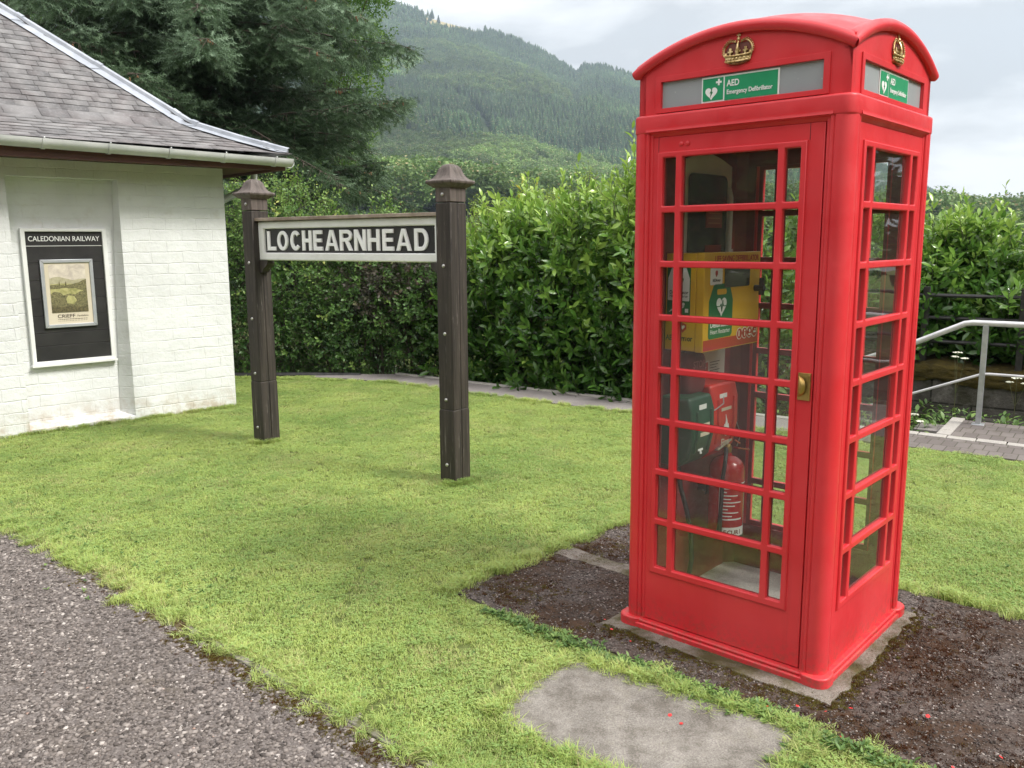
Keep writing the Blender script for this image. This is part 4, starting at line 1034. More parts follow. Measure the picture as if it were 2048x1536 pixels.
m = MB(); m.tube([(-0.50, -0.35, 2.39), (-0.50, -0.35, 2.30), (-0.42, -0.35, 2.22), (-0.10, -0.35, 2.06), (-0.06, -0.35, 2.0), (-0.06, -0.35, 0.0)], 0.036, PVC, 12); m.build('downpipe', BD, smooth=50)

# ---------------------------------------------------------------- poster board on the wall
PB = empty('poster_board', (0, 0, 0), 0, label='black boarded notice panel in a white frame, headed CALEDONIAN RAILWAY, on the brick wall', cat='notice board')
PB.matrix_world = Matrix.Translation((-2.83, 8.66, 0)) @ Matrix.Rotation(WA, 4, 'Z') @ T(1.462, -0.123, 0.588, rz=math.pi)
# inside: x to the right seen from the front, -y towards the viewer
w, h = 0.352, 1.20
m = MB(); m.plate([rect(-w, w, 0, h), rect(-w + 0.036, w - 0.036, 0.032, h - 0.028)], 0.040, WHITE, 0.006, T(y=-0.022) @ FRONT); m.box(-w - 0.008, w + 0.008, -0.060, -0.002, -0.012, 0.006, WHITE); m.build('frame', PB)
m = MB(); zb = 0.032
for q, hb in enumerate((0.135, 0.115, 0.150, 0.155, 0.160, 0.155, 0.145)):
    m.box(-w + 0.034, w - 0.034, -0.018, -0.004, zb, zb + hb - 0.003, BLACK); zb += hb
m.box(-w + 0.034, w - 0.034, -0.019, -0.004, zb + 0.004, h - 0.030, BLACK); m.box(-w + 0.034, w - 0.034, -0.006, -0.003, 0.03, h - 0.03, M('grey_board_gap', (0.22, 0.22, 0.21), rough=0.6))
m.box(-w + 0.034, w - 0.034, -0.021, -0.017, zb - 0.0025, zb + 0.0025, WHITE)
m.build('board', PB, bevel=0.0015)
m = MB(); m.text('CALEDONIAN RAILWAY', 0.062, WHITE_P, T(-0.292, -0.0215, 1.089) @ FRONT, 0.0008, 0.0004, fit=0.585); m.build('heading', PB, smooth=0)
# framed print hangs on it
PF = empty('framed_poster', (0, 0, 0), 0, label='grey framed landscape poster reading CRIEFF, fixed on the black board', cat='poster')
PF.matrix_world = PB.matrix_world @ T(-0.003, -0.020, 0.325)
m = MB(); hw, hh_ = 0.2175, 0.604
m.plate([rect(-hw, hw, 0, hh_), rect(-hw + 0.030, hw - 0.030, 0.030, hh_ - 0.030)], 0.022, SILVER, 0.005, T(y=-0.012) @ FRONT)
for sx_ in (-1, 1):
    for zz in (0, hh_): m.box(-0.0008, 0.0008, -0.0245, -0.022, -0.021, 0.021, BLACK_P, T(sx_ * (hw - 0.015), 0, 0.015 if zz == 0 else zz - 0.015, ry=R(45) * (1 if (zz > 0) == (sx_ > 0) else -1)))
m.build('frame', PF, smooth=40)
m = MB(); f = T(y=-0.010) @ FRONT
m.plate([rect(-hw + 0.028, hw - 0.028, 0.028, hh_ - 0.028)], 0.002, PAPER, 0, f)
def ink(name, a, b, sc=30.0):
    k = NT(name); o = k.n('ShaderNodeTexCoord').outputs['Object']
    k.color(k.ramp(k.noise(o, sc, 5, 0.6, 0.6), [(0.36, a), (0.62, b)])); k.set(0.35, 0, 0.5); return k.m
SKYI = ink('print_sky', (0.47, 0.42, 0.36), (0.66, 0.60, 0.50), 14); HILL1 = ink('print_far_hill', (0.33, 0.31, 0.20), (0.44, 0.41, 0.28), 24)
FIELD = ink('print_field', (0.26, 0.26, 0.10), (0.46, 0.43, 0.20), 22); WOOD_I = ink('print_wood', (0.075, 0.072, 0.040), (0.24, 0.22, 0.11), 75); DARK_I = ink('print_dark_wood', (0.050, 0.045, 0.030), (0.16, 0.14, 0.07), 60)
x0, x1 = -0.152, 0.150; z0, z1 = 0.135, 0.560
def lay(pts, mat, d): m.plate([pts], 0.0006, mat, 0, f @ T(z=0.0014 + d * 0.0007))
lay(rect(x0, x1, z0, z1), SKYI, 0)
lay([(x0, z0), (x1, z0), (x1, 0.432), (0.10, 0.428), (0.04, 0.418), (-0.02, 0.436), (-0.075, 0.452), (-0.12, 0.448), (x0, 0.435)], HILL1, 1)
lay([(x0, z0), (x1, z0), (x1, 0.372), (0.05, 0.385), (-0.05, 0.392), (x0, 0.385)], FIELD, 2)
lay([(x1, 0.31), (x1, 0.425), (0.12, 0.415), (0.09, 0.398), (0.04, 0.386), (-0.02, 0.376), (-0.05, 0.362), (0.0, 0.345), (0.06, 0.345)], WOOD_I, 3)
lay([(x0, 0.345), (x0, 0.378), (-0.09, 0.382), (-0.04, 0.376), (-0.02, 0.352), (-0.08, 0.346)], WOOD_I, 4)
lay([(x0, z0), (x0, 0.300), (-0.12, 0.322), (-0.07, 0.310), (-0.05, 0.285), (0.0, 0.300), (0.05, 0.290), (0.09, 0.315), (x1, 0.325), (x1, z0)], WOOD_I, 5)
lay([(-0.02, 0.215), (0.03, 0.205), (0.06, 0.235), (0.04, 0.275), (-0.01, 0.285), (-0.03, 0.25)], FIELD, 6)
lay([(x0, z0), (x1, z0), (x1, 0.19), (0.08, 0.175), (0.0, 0.192), (-0.08, 0.180), (x0, 0.20)], DARK_I, 7)
for px_ in (-0.075, -0.022): lay([(px_ - 0.004, 0.375), (px_ + 0.004, 0.375), (px_ + 0.003, 0.402), (px_, 0.412), (px_ - 0.003, 0.402)], DARK_I, 8)
INK = M('dark_brown_ink', (0.05, 0.035, 0.03), rough=0.5); g_ = f @ T(z=0.002)
m.text('CRIEFF', 0.043, INK, g_ @ T(-0.112, 0.086, 0), 0.0002, 0.0006, fit=0.145); m.text('Perthshire', 0.026, INK, g_ @ T(0.052, 0.090, 0), 0.0002, fit=0.092)
xq = -0.108
while xq < 0.140:      # unreadable small print
    wq = random.uniform(0.008, 0.022); m.plate([rect(xq, xq + wq, 0.070, 0.0745)], 0.0004, INK, 0, g_); m.plate([rect(xq, xq + wq * 0.8, 0.056, 0.0585)], 0.0004, INK, 0, g_); xq += wq + 0.004
m.build('print', PF, smooth=0, recalc=False)
# ================================================================== ground
def soil():
    k = NT('lawn_soil'); o = k.n('ShaderNodeTexCoord').outputs['Object']
    c = k.ramp(k.noise(o, 1.2, 6), [(0.35, (0.11, 0.15, 0.045)), (0.65, (0.17, 0.20, 0.07))])
    c = k.mix(k.ramp(k.noise(o, 60, 4, 0.7), [(0.4, 0.0), (0.7, 0.7)]), c, (0.05, 0.05, 0.02))
    k.color(c); k.set(0.95, 0, 0.1); k.bump(k.noise(o, 90, 4, 0.7), 0.6, 0.01); return k.m
SOIL = soil()
# strip frame: +x along the old platform edge (to the right), +y away from the lawn
SO = Vector((1.21, 8.85, 0)); SX = Vector((0.8123, -0.5833, 0)); SY = Vector((0.5833, 0.8123, 0)); SA = math.atan2(SX.y, SX.x)
def strip(x, y): p = SO + SX * x + SY * y; return (p.x, p.y)

GV = []; GF = []        # ground sheet: level lawn near by, dropping into the cutting beyond the platform edge
def ground_z(x, y):
    d = Vector((x, y, 0)) - SO; s, t = d.dot(SX), d.dot(SY)
    z = -0.006
    if t > 0.02 and s > -3.4:
        z = -0.006 - 0.75 * min(1, (t - 0.02) / 0.25)
        if t > 12: z = -0.75 + (t - 12) * 0.01
    return min(z, 0) if t < 12 else z
m = MB()
m.plate([[(-40, -30), (40, -30), (40, 3), strip(34, 0.0), strip(0.0, 0.0), strip(-3.25, 0.0), (-3.4, 10.9), (-9, 11.3), (-40, 16)]], 0.30, SOIL, 0, T(z=-0.156))
m.build('ground', None, kind='structure')
m = MB(); k_ = [strip(-3.3, 0.0), strip(40, 0.0), (70, 60), (-50, 60), (-40, 16), (-9, 11.3), (-3.5, 10.95)]
m.plate([k_], 0.1, SOIL, 0, T(z=-0.75)); m.build('lower_ground', None, kind='structure')

def jag(pl, amp=0.02, step=0.08):
    o = []; n = len(pl)
    for i in range(n):
        a = Vector(pl[i]); b = Vector(pl[(i + 1) % n]); q = max(1, int((b - a).length / step))
        for j in range(q): o.append(tuple(a.lerp(b, j / q) + Vector((random.gauss(0, amp), random.gauss(0, amp)))))
    return o
def offs(pl, d):
    o = []
    for i, p in enumerate(pl):
        a = Vector(pl[max(i - 1, 0)]); b = Vector(pl[min(i + 1, len(pl) - 1)]); t = (b - a).normalized(); o.append((p[0] - t.y * d, p[1] + t.x * d))
    return o
# gravelly tarmac path
PATH = [(-6.0, 6.2), (-3.75, 5.42), (-3.09, 4.96), (-2.55, 4.52), (-2.05, 4.10), (-1.55, 3.62), (-1.25, 3.34), (-0.80, 2.95), (-0.27, 2.49), (0.25, 2.02), (0.6, 1.55), (0.8, 0.6), (0.6, -3), (-9, -3), (-9, 6.2)]
TAR = concrete('worn_tarmac', (0.118, 0.102, 0.093), (0.215, 0.190, 0.175), 0.5, (0.06, 0.045, 0.02), 2.2, speck=0.55, bump=0.6, mscale=1.2, mlo=0.62)
m = MB(); m.plate([PATH], 0.02, TAR, 0, T(z=-0.008)); m.build('path', None, kind='structure')
VERGE = concrete('brown_verge_soil', (0.075, 0.050, 0.036), (0.15, 0.11, 0.075), 0.7, (0.055, 0.050, 0.016), 8, bump=0.8, mscale=9, mlo=0.5)
EDGC = concrete('old_edging_concrete', (0.19, 0.17, 0.15), (0.30, 0.28, 0.25), 0.9, (0.045, 0.05, 0.012), 6, bump=0.5, mscale=6, mlo=0.47)
m = MB(); vg = [(-5.6, 6.35), (-3.80, 5.47), (-3.09, 4.99), (-2.55, 4.56), (-2.05, 4.14), (-1.55, 3.66), (-1.25, 3.38), (-0.80, 2.99), (-0.27, 2.53), (0.25, 2.06)]
vi = jag(vg + offs(vg, -0.060)[::-1], 0.014, 0.04); m.plate([vi], 0.012, VERGE, 0.002, T(z=-0.0025)); m.build('verge', None, kind='structure')
ked = [(-1.42, 3.50), (-1.25, 3.355), (-1.0, 3.135), (-0.80, 2.96), (-0.55, 2.745), (-0.27, 2.50), (0.02, 2.235), (0.3, 1.955)]
m = MB(); m.plate([jag(offs(ked, 0.015) + offs(ked, -0.017)[::-1], 0.0018, 0.04)], 0.06, EDGC, 0.005, T(z=-0.016)); m.build('path_edging', None, label='thin mossy concrete edging between the gravel path and the lawn', cat='edging')

# pad of dark mossy paving under the box, in box coordinates
PADM = concrete('mossy_aggregate_paving', (0.040, 0.031, 0.026), (0.100, 0.080, 0.068), 0.9, (0.034, 0.018, 0.009), 2.5, speck=0.5, bump=0.7, mscale=2.3, mlo=0.47)
BM = Matrix.Translation(BX_C) @ Matrix.Rotation(-BX_YAW, 4, 'Z')
PADL = [(-1.235, -0.707), (1.75, -0.707), (1.75, 0.735), (-1.20, 0.69), (-1.215, 0.02)]
pad_l = jag(PADL, 0.008)
m = MB(); m.plate([pad_l], 0.03, PADM, 0.003, BM @ T(z=-0.013)); m.build('paved_pad', None, kind='structure')
BASEC = concrete('rough_base_concrete', (0.13, 0.115, 0.095), (0.27, 0.24, 0.21), 0.9, (0.045, 0.040, 0.012), 5, bump=0.8, mscale=4.0, mlo=0.50)
m = MB(); m.plate([jag([(-0.505, -0.515), (-0.1, -0.53), (0.505, -0.535), (0.515, 0.0), (0.50, 0.48), (-0.49, 0.48)], 0.007, 0.04)], 0.02, BASEC, 0.006, BM @ T(z=-0.003)); m.plate([jag([(-1.20, 0.005), (-0.54, 0.0), (-0.54, 0.125), (-1.195, 0.13)], 0.006, 0.06)], 0.02, BASEC, 0.002, BM @ T(z=-0.005))
m.build('concrete_footing', None, label='rough pale concrete footing spreading under the red box', cat='footing')
# paving slab
SLAB = [(0.17, 3.11), (0.225, 3.15), (0.29, 3.145), (0.60, 2.93), (0.925, 2.695), (0.945, 2.64), (0.86, 2.52), (0.79, 2.44), (0.66, 2.22), (0.46, 2.26), (0.34, 2.41), (0.27, 2.475), (0.14, 2.60), (0.02, 2.70), (-0.035, 2.77), (-0.040, 2.83), (0.03, 2.93)]
SLABM = concrete('ribbed_paving_concrete', (0.105, 0.096, 0.086), (0.33, 0.31, 0.28), 0.35, (0.10, 0.09, 0.05), 3.4, bump=0.4, mscale=7, mlo=0.62)
kk = SLABM.node_tree; pb_ = kk.nodes['Principled BSDF']
src_ = pb_.inputs['Base Color'].links[0].from_socket; tcs = kk.nodes.new('ShaderNodeTexCoord'); ns = kk.nodes.new('ShaderNodeTexNoise'); ns.inputs['Scale'].default_value = 7; ns.inputs['Detail'].default_value = 9; ns.inputs['Roughness'].default_value = .75; kk.links.new(tcs.outputs['Object'], ns.inputs['Vector'])
rs = kk.nodes.new('ShaderNodeValToRGB'); rs.color_ramp.elements[0].position = .40; rs.color_ramp.elements[0].color = (.45, .43, .40, 1); rs.color_ramp.elements[1].position = .58; rs.color_ramp.elements[1].color = (1, 1, 1, 1); kk.links.new(ns.outputs[0], rs.inputs[0])
mxs = kk.nodes.new('ShaderNodeMix'); mxs.data_type = 'RGBA'; mxs.blend_type = 'MULTIPLY'; mxs.inputs[0].default_value = .75; kk.links.new(src_, mxs.inputs['A']); kk.links.new(rs.outputs[0], mxs.inputs['B']); kk.links.new(mxs.outputs['Result'], pb_.inputs['Base Color'])
wv = kk.nodes.new('ShaderNodeTexWave'); wv.inputs['Scale'].default_value = 55; wv.inputs['Distortion'].default_value = 1.2; wv.inputs['Detail'].default_value = 2
mpw = kk.nodes.new('ShaderNodeMapping'); mpw.inputs['Rotation'].default_value = (0, 0, 0.62); tcw = kk.nodes.new('ShaderNodeTexCoord'); kk.links.new(tcw.outputs['Object'], mpw.inputs[0]); kk.links.new(mpw.outputs[0], wv.inputs[0])
bw = kk.nodes.new('ShaderNodeBump'); bw.inputs['Strength'].default_value = .25; bw.inputs['Distance'].default_value = .003; kk.links.new(wv.outputs['Fac'], bw.inputs['Height']); kk.links.new(pb_.inputs['Normal'].links[0].from_socket, bw.inputs['Normal']); kk.links.new(bw.outputs[0], pb_.inputs['Normal'])
def shrink(pl, d):
    c = Vector((sum(p[0] for p in pl) / len(pl), sum(p[1] for p in pl) / len(pl))); return [tuple(c + (Vector(p) - c) * (1 - d)) for p in pl]
m = MB(); m.plate([jag(shrink(SLAB, -0.035), 0.004, 0.03)], 0.04, SLABM, 0.006, T(z=-0.008)); m.build('paving_slab', None, label='worn grey concrete slab set in the grass in front of the red box', cat='paving slab')

# platform strip, tarmac with a pale coping along the far edge
STR = concrete('old_platform_tarmac', (0.17, 0.15, 0.145), (0.28, 0.26, 0.25), 0.3, (0.14, 0.12, 0.06), 3, bump=0.5, mscale=2.5, mlo=0.6)
m = MB()
sl = [strip(-3.3, -0.08), strip(-2.0, -0.08), strip(2.2, -0.08), strip(2.2, -0.57), strip(0.3, -0.60), strip(-1.6, -0.60), strip(-2.9, -0.56), (-2.05, 10.38), (-2.5, 10.50), (-2.5, 10.62), (-1.9, 10.72)]
m.plate([sl], 0.03, STR, 0, T(z=-0.009)); m.build('pavement', None, kind='structure')
COPE = concrete('pale_coping_concrete', (0.30, 0.28, 0.26), (0.42, 0.40, 0.37), 0.4, (0.10, 0.10, 0.04), 5, bump=0.5, mscale=5, mlo=0.6)
m = MB(); x = -3.25
while x < 2.1:
    m.box(x, min(x + 0.9, 2.15) - 0.008, -0.085, 0.0, -0.20, 0.020 + random.uniform(-0.003, 0.003), COPE, Matrix.Translation(SO) @ Matrix.Rotation(SA, 4, 'Z')); x += 0.9
m.build('coping', None, bevel=0.01, label='pale concrete coping along the edge of the old platform below the hedge', cat='coping')
m = MB(); m.box(-3.3, 40, -0.06, -0.001, -0.80, -0.021, STR, Matrix.Translation(SO) @ Matrix.Rotation(SA, 4, 'Z')); m.build('retaining_wall', None, label='low retaining wall holding the platform edge above the cutting', cat='wall')
m = MB(); m.tube([(-1.9, 10.66, 0.0), (-2.6, 10.68, 0.01), (-3.6, 10.66, 0.01), (-6, 10.9, 0.0)], 0.045, DARKIRON, 6, flat=0.7); m.build('lawn_edging', None, label='dark timber edging at the foot of the shrubs behind the station sign', cat='edging')

# brick paved strip and landing on the right
def paver():
    k = NT('grey_paving_blocks'); o = k.n('ShaderNodeTexCoord').outputs['Object']
    br = k.n('ShaderNodeTexBrick', {'Vector': o, 'Color1': (0.125, 0.108, 0.102, 1), 'Color2': (0.175, 0.155, 0.145, 1), 'Mortar': (0.075, 0.068, 0.055, 1), 'Scale': 1.0, 'Mortar Size': 0.005, 'Mortar Smooth': 0.3, 'Brick Width': 0.10, 'Row Height': 0.20})
    c = k.mix(k.ramp(k.noise(o, 9, 6, 0.7), [(0.52, 0.0), (0.7, 0.7)]), br.outputs['Color'], (0.10, 0.09, 0.07)); k.color(c); k.set(0.85, 0, 0.3)
    b = k.bump(br.outputs['Fac'], -0.6, 0.006); k.bump(k.noise(o, 120, 3), 0.4, 0.003, b); return k.m
PAV = paver(); SM = Matrix.Translation(SO) @ Matrix.Rotation(SA, 4, 'Z')
m = MB(); m.box(2.16, 9, -0.59, -0.115, -0.03, 0.006, PAV, None); m.box(3.06, 9, 0.002, 0.76, -0.2, 0.0115, PAV, None)
o = m.build('paved_strip', None, smooth=0, kind='structure'); o.matrix_world = SM
m = MB()
for q in range(30): m.box(2.165 + q * 0.22, 2.165 + q * 0.22 + 0.212, -0.112, -0.004, -0.18, 0.014 + random.uniform(-0.002, 0.002), COPE)
for q in range(4): m.box(2.948, 3.055, 0.004 + q * 0.205, 0.004 + q * 0.205 + 0.198, -0.18, 0.016 + random.uniform(-0.002, 0.002), COPE)
o = m.build('block_kerb', None, bevel=0.006, label='row of pale kerb blocks edging the brick paving beside the handrail', cat='kerb'); o.matrix_world = SM
m = MB()
for q in range(7):
    m.box(2.93 - (q + 1) * 0.28, 2.93 - q * 0.28, 0.62, 0.95, -0.9, -0.09 - q * 0.10, STR)
o = m.build('steps', None, bevel=0.006, label='concrete steps going down beside the handrail behind the red box', cat='steps'); o.matrix_world = SM
# handrail
hr = empty('handrail', (0, 0, 0), 0, label='pale tubular handrail bending down over the steps right of the red box', cat='handrail'); hr.matrix_world = SM
y = 0.62
m = MB(); m.tube([(1.0, y, 0.03), (2.60, y, 0.70), (3.02, y, 0.905), (3.08, y, 0.915), (6.5, y, 0.915)], 0.026, STEELP, 14); m.build('top_rail', hr)
m = MB(); m.tube([(1.0, y, -0.44), (2.60, y, 0.225), (3.185, y, 0.465), (3.24, y, 0.47), (6.5, y, 0.47)], 0.012, STEELP, 10); m.build('lower_rail', hr)
for x, z0, z1 in ((3.185, 0.0, 0.90), (4.7, 0.0, 0.90), (1.6, -0.55, 0.27)):
    m = MB(); m.box(x - 0.022, x + 0.022, y - 0.022, y + 0.022, z0, z1, GALV); m.box(x - 0.05, x + 0.05, y - 0.05, y + 0.05, z0, z0 + 0.018, GALV); m.build('post', hr, bevel=0.004)

# mossy stone wall, iron fence
def stonewall():
    k = NT('mossy_stone_blocks'); o = k.n('ShaderNodeTexCoord').outputs['Object']
    s = k.n('ShaderNodeSeparateXYZ', {0: o}); cv = k.n('ShaderNodeCombineXYZ', {0: s.outputs[0], 1: s.outputs[2]}).outputs[0]
    br = k.n('ShaderNodeTexBrick', {'Vector': cv, 'Color1': (0.060, 0.055, 0.048, 1), 'Color2': (0.12, 0.112, 0.10, 1), 'Mortar': (0.02, 0.02, 0.016, 1), 'Scale': 1.0, 'Mortar Size': 0.012, 'Mortar Smooth': 0.5, 'Brick Width': 0.75, 'Row Height': 0.26})
    c = k.mix(k.ramp(k.noise(o, 7, 7, 0.72), [(0.52, 0.0), (0.66, 0.8)]), br.outputs['Color'], (0.19, 0.18, 0.165))
    c = k.mix(k.ramp(k.noise(o, 3.2, 6, 0.7), [(0.50, 0.0), (0.62, 0.8)]), c, (0.035, 0.034, 0.018)); k.color(c); k.set(0.9, 0, 0.3)
    b = k.bump(br.outputs['Fac'], -0.8, 0.02); k.bump(k.noise(o, 18, 6, 0.7), 0.8, 0.03, b); return k.m
STONE = stonewall()
MOSSY = concrete('thick_brown_moss', (0.036, 0.028, 0.008), (0.095, 0.072, 0.016), 0.6, (0.016, 0.014, 0.006), 6, bump=1.0, mscale=8, mlo=0.5)
sw = empty('stone_wall', (0, 0, 0), 0, label='dark stone block wall with brown moss along its top, below the iron fence', cat='wall'); sw.matrix_world = SM
m = MB(); m.box(-1.5, 12, 1.60, 2.2, -0.9, 0.24, STONE); m.box(-1.5, 12, 1.50, 1.599, -0.9, -0.10, STONE); m.build('masonry', sw, bevel=0.02)
n1, n2 = 260, 22; V = []; F = []
for i in range(n1 + 1):
    for j in range(n2 + 1):
        x = -1.5 + 13.5 * i / n1; t = j / n2
        if t < 0.45: u = t / 0.45; y_, z_ = 1.585 - 0.02 * math.sin(math.pi * u), 0.20 + 0.17 * u
        else: u = (t - 0.45) / 0.55; y_, z_ = 1.585 + 0.5 * u, 0.37 + 0.045 * math.sin(math.pi * u * 0.8)
        V.append((x, y_, z_))
V = np.array(V); V += RNG.normal(0, 0.008, V.shape); V[:, 2] += 0.015 * np.sin(V[:, 0] * 3.1) + 0.012 * np.sin(V[:, 0] * 7.7)
a = (np.arange(n1)[:, None] * (n2 + 1) + np.arange(n2)[None]).ravel()
bulk('moss_cap', V, np.stack([a, a + n2 + 1, a + n2 + 2, a + 1], 1), MOSSY, sw, smooth=True)
fe = empty('iron_fence', (0, 0, 0), 0, label='black iron post and rail fence standing on the mossy stone wall', cat='fence'); fe.matrix_world = SM
for q in range(9):
    x = -0.93 + q * 0.86 + 0.0
    m = MB(); m.box(x * 1.0 - 0.032, x + 0.032, 1.64, 1.69, 0.30, 1.17, DARKIRON); m.build('post', fe, bevel=0.004)
for z in (1.085, 0.86, 0.62):
    m = MB(); m.tube([(-1.5, 1.665, z), (9, 1.665, z)], 0.019, DARKIRON, 8); m.build('rail', fe)

# ================================================================== grass and stones
def grass_mat(name, lo, hi, dry, sc=0.9):
    k = NT(name); ge = k.n('ShaderNodeNewGeometry').outputs['Position']
    a = k.n('ShaderNodeAttribute', attribute_name='rnd', attribute_type='GEOMETRY').outputs['Fac']
    n1 = k.noise(ge, sc, 5, 0.62, 0.3)
    c = k.mix(k.ramp(n1, [(0.34, 0.0), (0.66, 1.0)]), lo, hi)
    c = k.mix(k.n('ShaderNodeMath', {0: a, 1: 0.5}, operation='MULTIPLY').outputs[0], c, tuple(min(1, x * 1.35) for x in hi))
    f = k.n('ShaderNodeMath', {0: k.ramp(k.noise(ge, 2.1, 5, 0.68), [(0.50, 0.05), (0.66, 0.8)]), 1: k.ramp(a, [(0.45, 0.0), (0.6, 1.0)])}, operation='MULTIPLY').outputs[0]
    c = k.mix(f, c, dry); c = k.mix(k.ramp(a, [(0.935, 0.0), (0.95, 0.85)]), c, (0.46, 0.36, 0.20)); c = k.mix(k.ramp(k.noise(ge, 3.3, 4, 0.6), [(0.34, 0.28), (0.52, 0.0)]), c, tuple(x * 0.55 for x in lo)); k.color(c); k.set(0.55, 0, 0.35)
    tl = k.n('ShaderNodeBsdfTranslucent', {0: c}); mx = k.n('ShaderNodeMixShader', {0: 0.35}); k.l(k.b.outputs[0], mx.inputs[1]); k.l(tl.outputs[0], mx.inputs[2]); k.l(mx.outputs[0], k.o.inputs[0]); return k.m
GRASS = grass_mat('mown_grass_blades', (0.245, 0.375, 0.095), (0.470, 0.560, 0.165), (0.62, 0.57, 0.30))
CLOVER = grass_mat('clover_leaves', (0.18, 0.32, 0.080), (0.38, 0.50, 0.16), (0.46, 0.48, 0.18))
def grass_patch(name, n, size, hmin, hmax, nclover, lean=0.9):
    V = []; F = []; C = []; MI = []
    for i in range(n):
        x, y = (random.random() - .5) * size * 1.25, (random.random() - .5) * size * 1.25
        h = random.uniform(hmin, hmax); a = random.uniform(0, 6.283); ln = random.uniform(0.2, lean) * h; w = random.uniform(0.0009, 0.0018)
        dx, dy = math.cos(a), math.sin(a); b = len(V)
        V += [(x - dy * w, y + dx * w, -0.004), (x + dy * w, y - dx * w, -0.004), (x + dx * ln * .35 + dy * w * .8, y + dy * ln * .35 - dx * w * .8, h * .62), (x + dx * ln * .35 - dy * w * .8, y + dy * ln * .35 + dx * w * .8, h * .62),
              (x + dx * ln, y + dy * ln, h * random.uniform(0.8, 1.0))]
        F += [(b, b + 1, b + 2), (b, b + 2, b + 3), (b + 3, b + 2, b + 4)]; C += [random.random()] * 5; MI += [0, 0, 0]
    for i in range(nclover):
        x, y = (random.random() - .5) * size, (random.random() - .5) * size; z = random.uniform(hmin * .6, hmax * .85); c = random.random() * .6
        for q in range(3):
            a = q * 2.1 + random.random(); r = random.uniform(0.004, 0.009); b = len(V); tz = random.uniform(-.002, .004)
            V += [(x, y, z), (x + r * math.cos(a - .6), y + r * math.sin(a - .6), z + tz), (x + r * 1.25 * math.cos(a), y + r * 1.25 * math.sin(a), z + tz * 1.2), (x + r * math.cos(a + .6), y + r * math.sin(a + .6), z + tz)]
            F += [(b, b + 1, b + 2), (b, b + 2, b + 3)]; C += [c] * 4; MI += [1, 1]
    return unlink(bulk(name, np.array(V), np.array(F), [GRASS, CLOVER], rnd=C, mi=MI))
PS = 0.14
patches = [grass_patch('grass_patch', 700, PS, 0.006, 0.015, 34 + 30 * (q % 3), 2.3) for q in range(6)]
LAWN = [(-5.6, 6.6), (-3.80, 5.50), (-3.07, 5.03), (-2.52, 4.60), (-2.02, 4.18), (-1.53, 3.71), (-1.24, 3.42), (-0.80, 3.02), (-0.27, 2.555), (0.25, 2.09), (0.62, 1.6), (1.9, 1.2), (6, 1.0), (7.5, 4.0), strip(7.5, -0.62), strip(2.2, -0.62), strip(0.3, -0.63), strip(-1.6, -0.63), strip(-2.9, -0.60), (-2.1, 10.36), (-2.5, 10.52), (-4.2, 10.62), (-3.05, 8.8), (-2.80, 8.63), (-4.41, 7.19), (-5.2, 6.45)]
gx, gy = np.meshgrid(np.arange(-5.6, 7.6, PS), np.arange(1.0, 11, PS)); P = np.stack([gx.ravel(), gy.ravel()], 1) + RNG.uniform(-.03, .03, (gx.size, 2))
keep = inside(P + RNG.normal(0, .022, P.shape), LAWN)
PW_ = [tuple((BM @ Vector((x, y, 0)))[:2]) for x, y in [(-1.265, -0.735), (1.79, -0.735), (1.79, 0.765), (-1.23, 0.72)]]
def shrink(pl, d):
    c = Vector((sum(p[0] for p in pl) / len(pl), sum(p[1] for p in pl) / len(pl))); return [tuple(c + (Vector(p) - c) * (1 - d)) for p in pl]
keep &= ~inside(P, PW_); keep &= ~inside(P, shrink(SLAB, -0.10))
# keep what the camera or a small side step could see
ang = np.abs(P[:, 0] / P[:, 1]); keep &= (ang < 0.95)
P = P[keep]; n = len(P)
instancer('grass', np.column_stack([P, np.zeros(n)]), np.column_stack([np.zeros((n, 2)), RNG.uniform(0, 6.28, n)]), np.column_stack([np.ones(n), np.ones(n), RNG.uniform(0.75, 1.15, n)]), RNG.integers(0, 6, n), patches, kind='stuff')

# longer grass and small weeds along edges
def edge_points(pl, n, spread, closed=False):
    o = []; segs = [(Vector(pl[i]), Vector(pl[(i + 1) % len(pl)])) for i in range(len(pl) - (0 if closed else 1))]; Ls = [(b - a).length for a, b in segs]; tot = sum(Ls)
    for _ in range(n):
        t = random.random() * tot; i = 0
        while t > Ls[i] and i < len(segs) - 1: t -= Ls[i]; i += 1
        p = segs[i][0].lerp(segs[i][1], min(1, t / Ls[i])); o.append((p.x + random.gauss(0, spread), p.y + random.gauss(0, spread)))
    return np.array(o)
tuft = [grass_patch('grass_tuft', 60, 0.05, 0.02, 0.055, 3, 1.6) for q in range(4)]
E1 = edge_points([(-3.6, 5.3), (-3.09, 4.98), (-2.05, 4.11), (-1.25, 3.40), (-0.27, 2.55), (0.2, 2.13)], 420, 0.042)
E2 = edge_points(PW_[:1] + PW_[3:], 90, 0.03); E3 = edge_points([PW_[3], PW_[2]], 120, 0.03); E4 = edge_points(shrink(SLAB, -0.06), 200, 0.02, True)
E5 = edge_points([(-2.83, 8.63), (-4.41, 7.18)], 160, 0.03); E6 = edge_points([strip(2.2, -0.61), strip(0.3, -0.62), strip(-1.6, -0.62), strip(-2.9, -0.58), (-4, 10.6)], 260, 0.03)
E7 = edge_points([(-0.46, 5.74), (-0.39, 5.69), (-0.28, 5.84)], 50, 0.02); E8 = edge_points([(-2.16, 7.01), (-2.06, 6.95), (-1.96, 7.1)], 50, 0.02)
P = np.concatenate([E1, E2, E3, E4, E5, E6, E7, E8]); n = len(P)
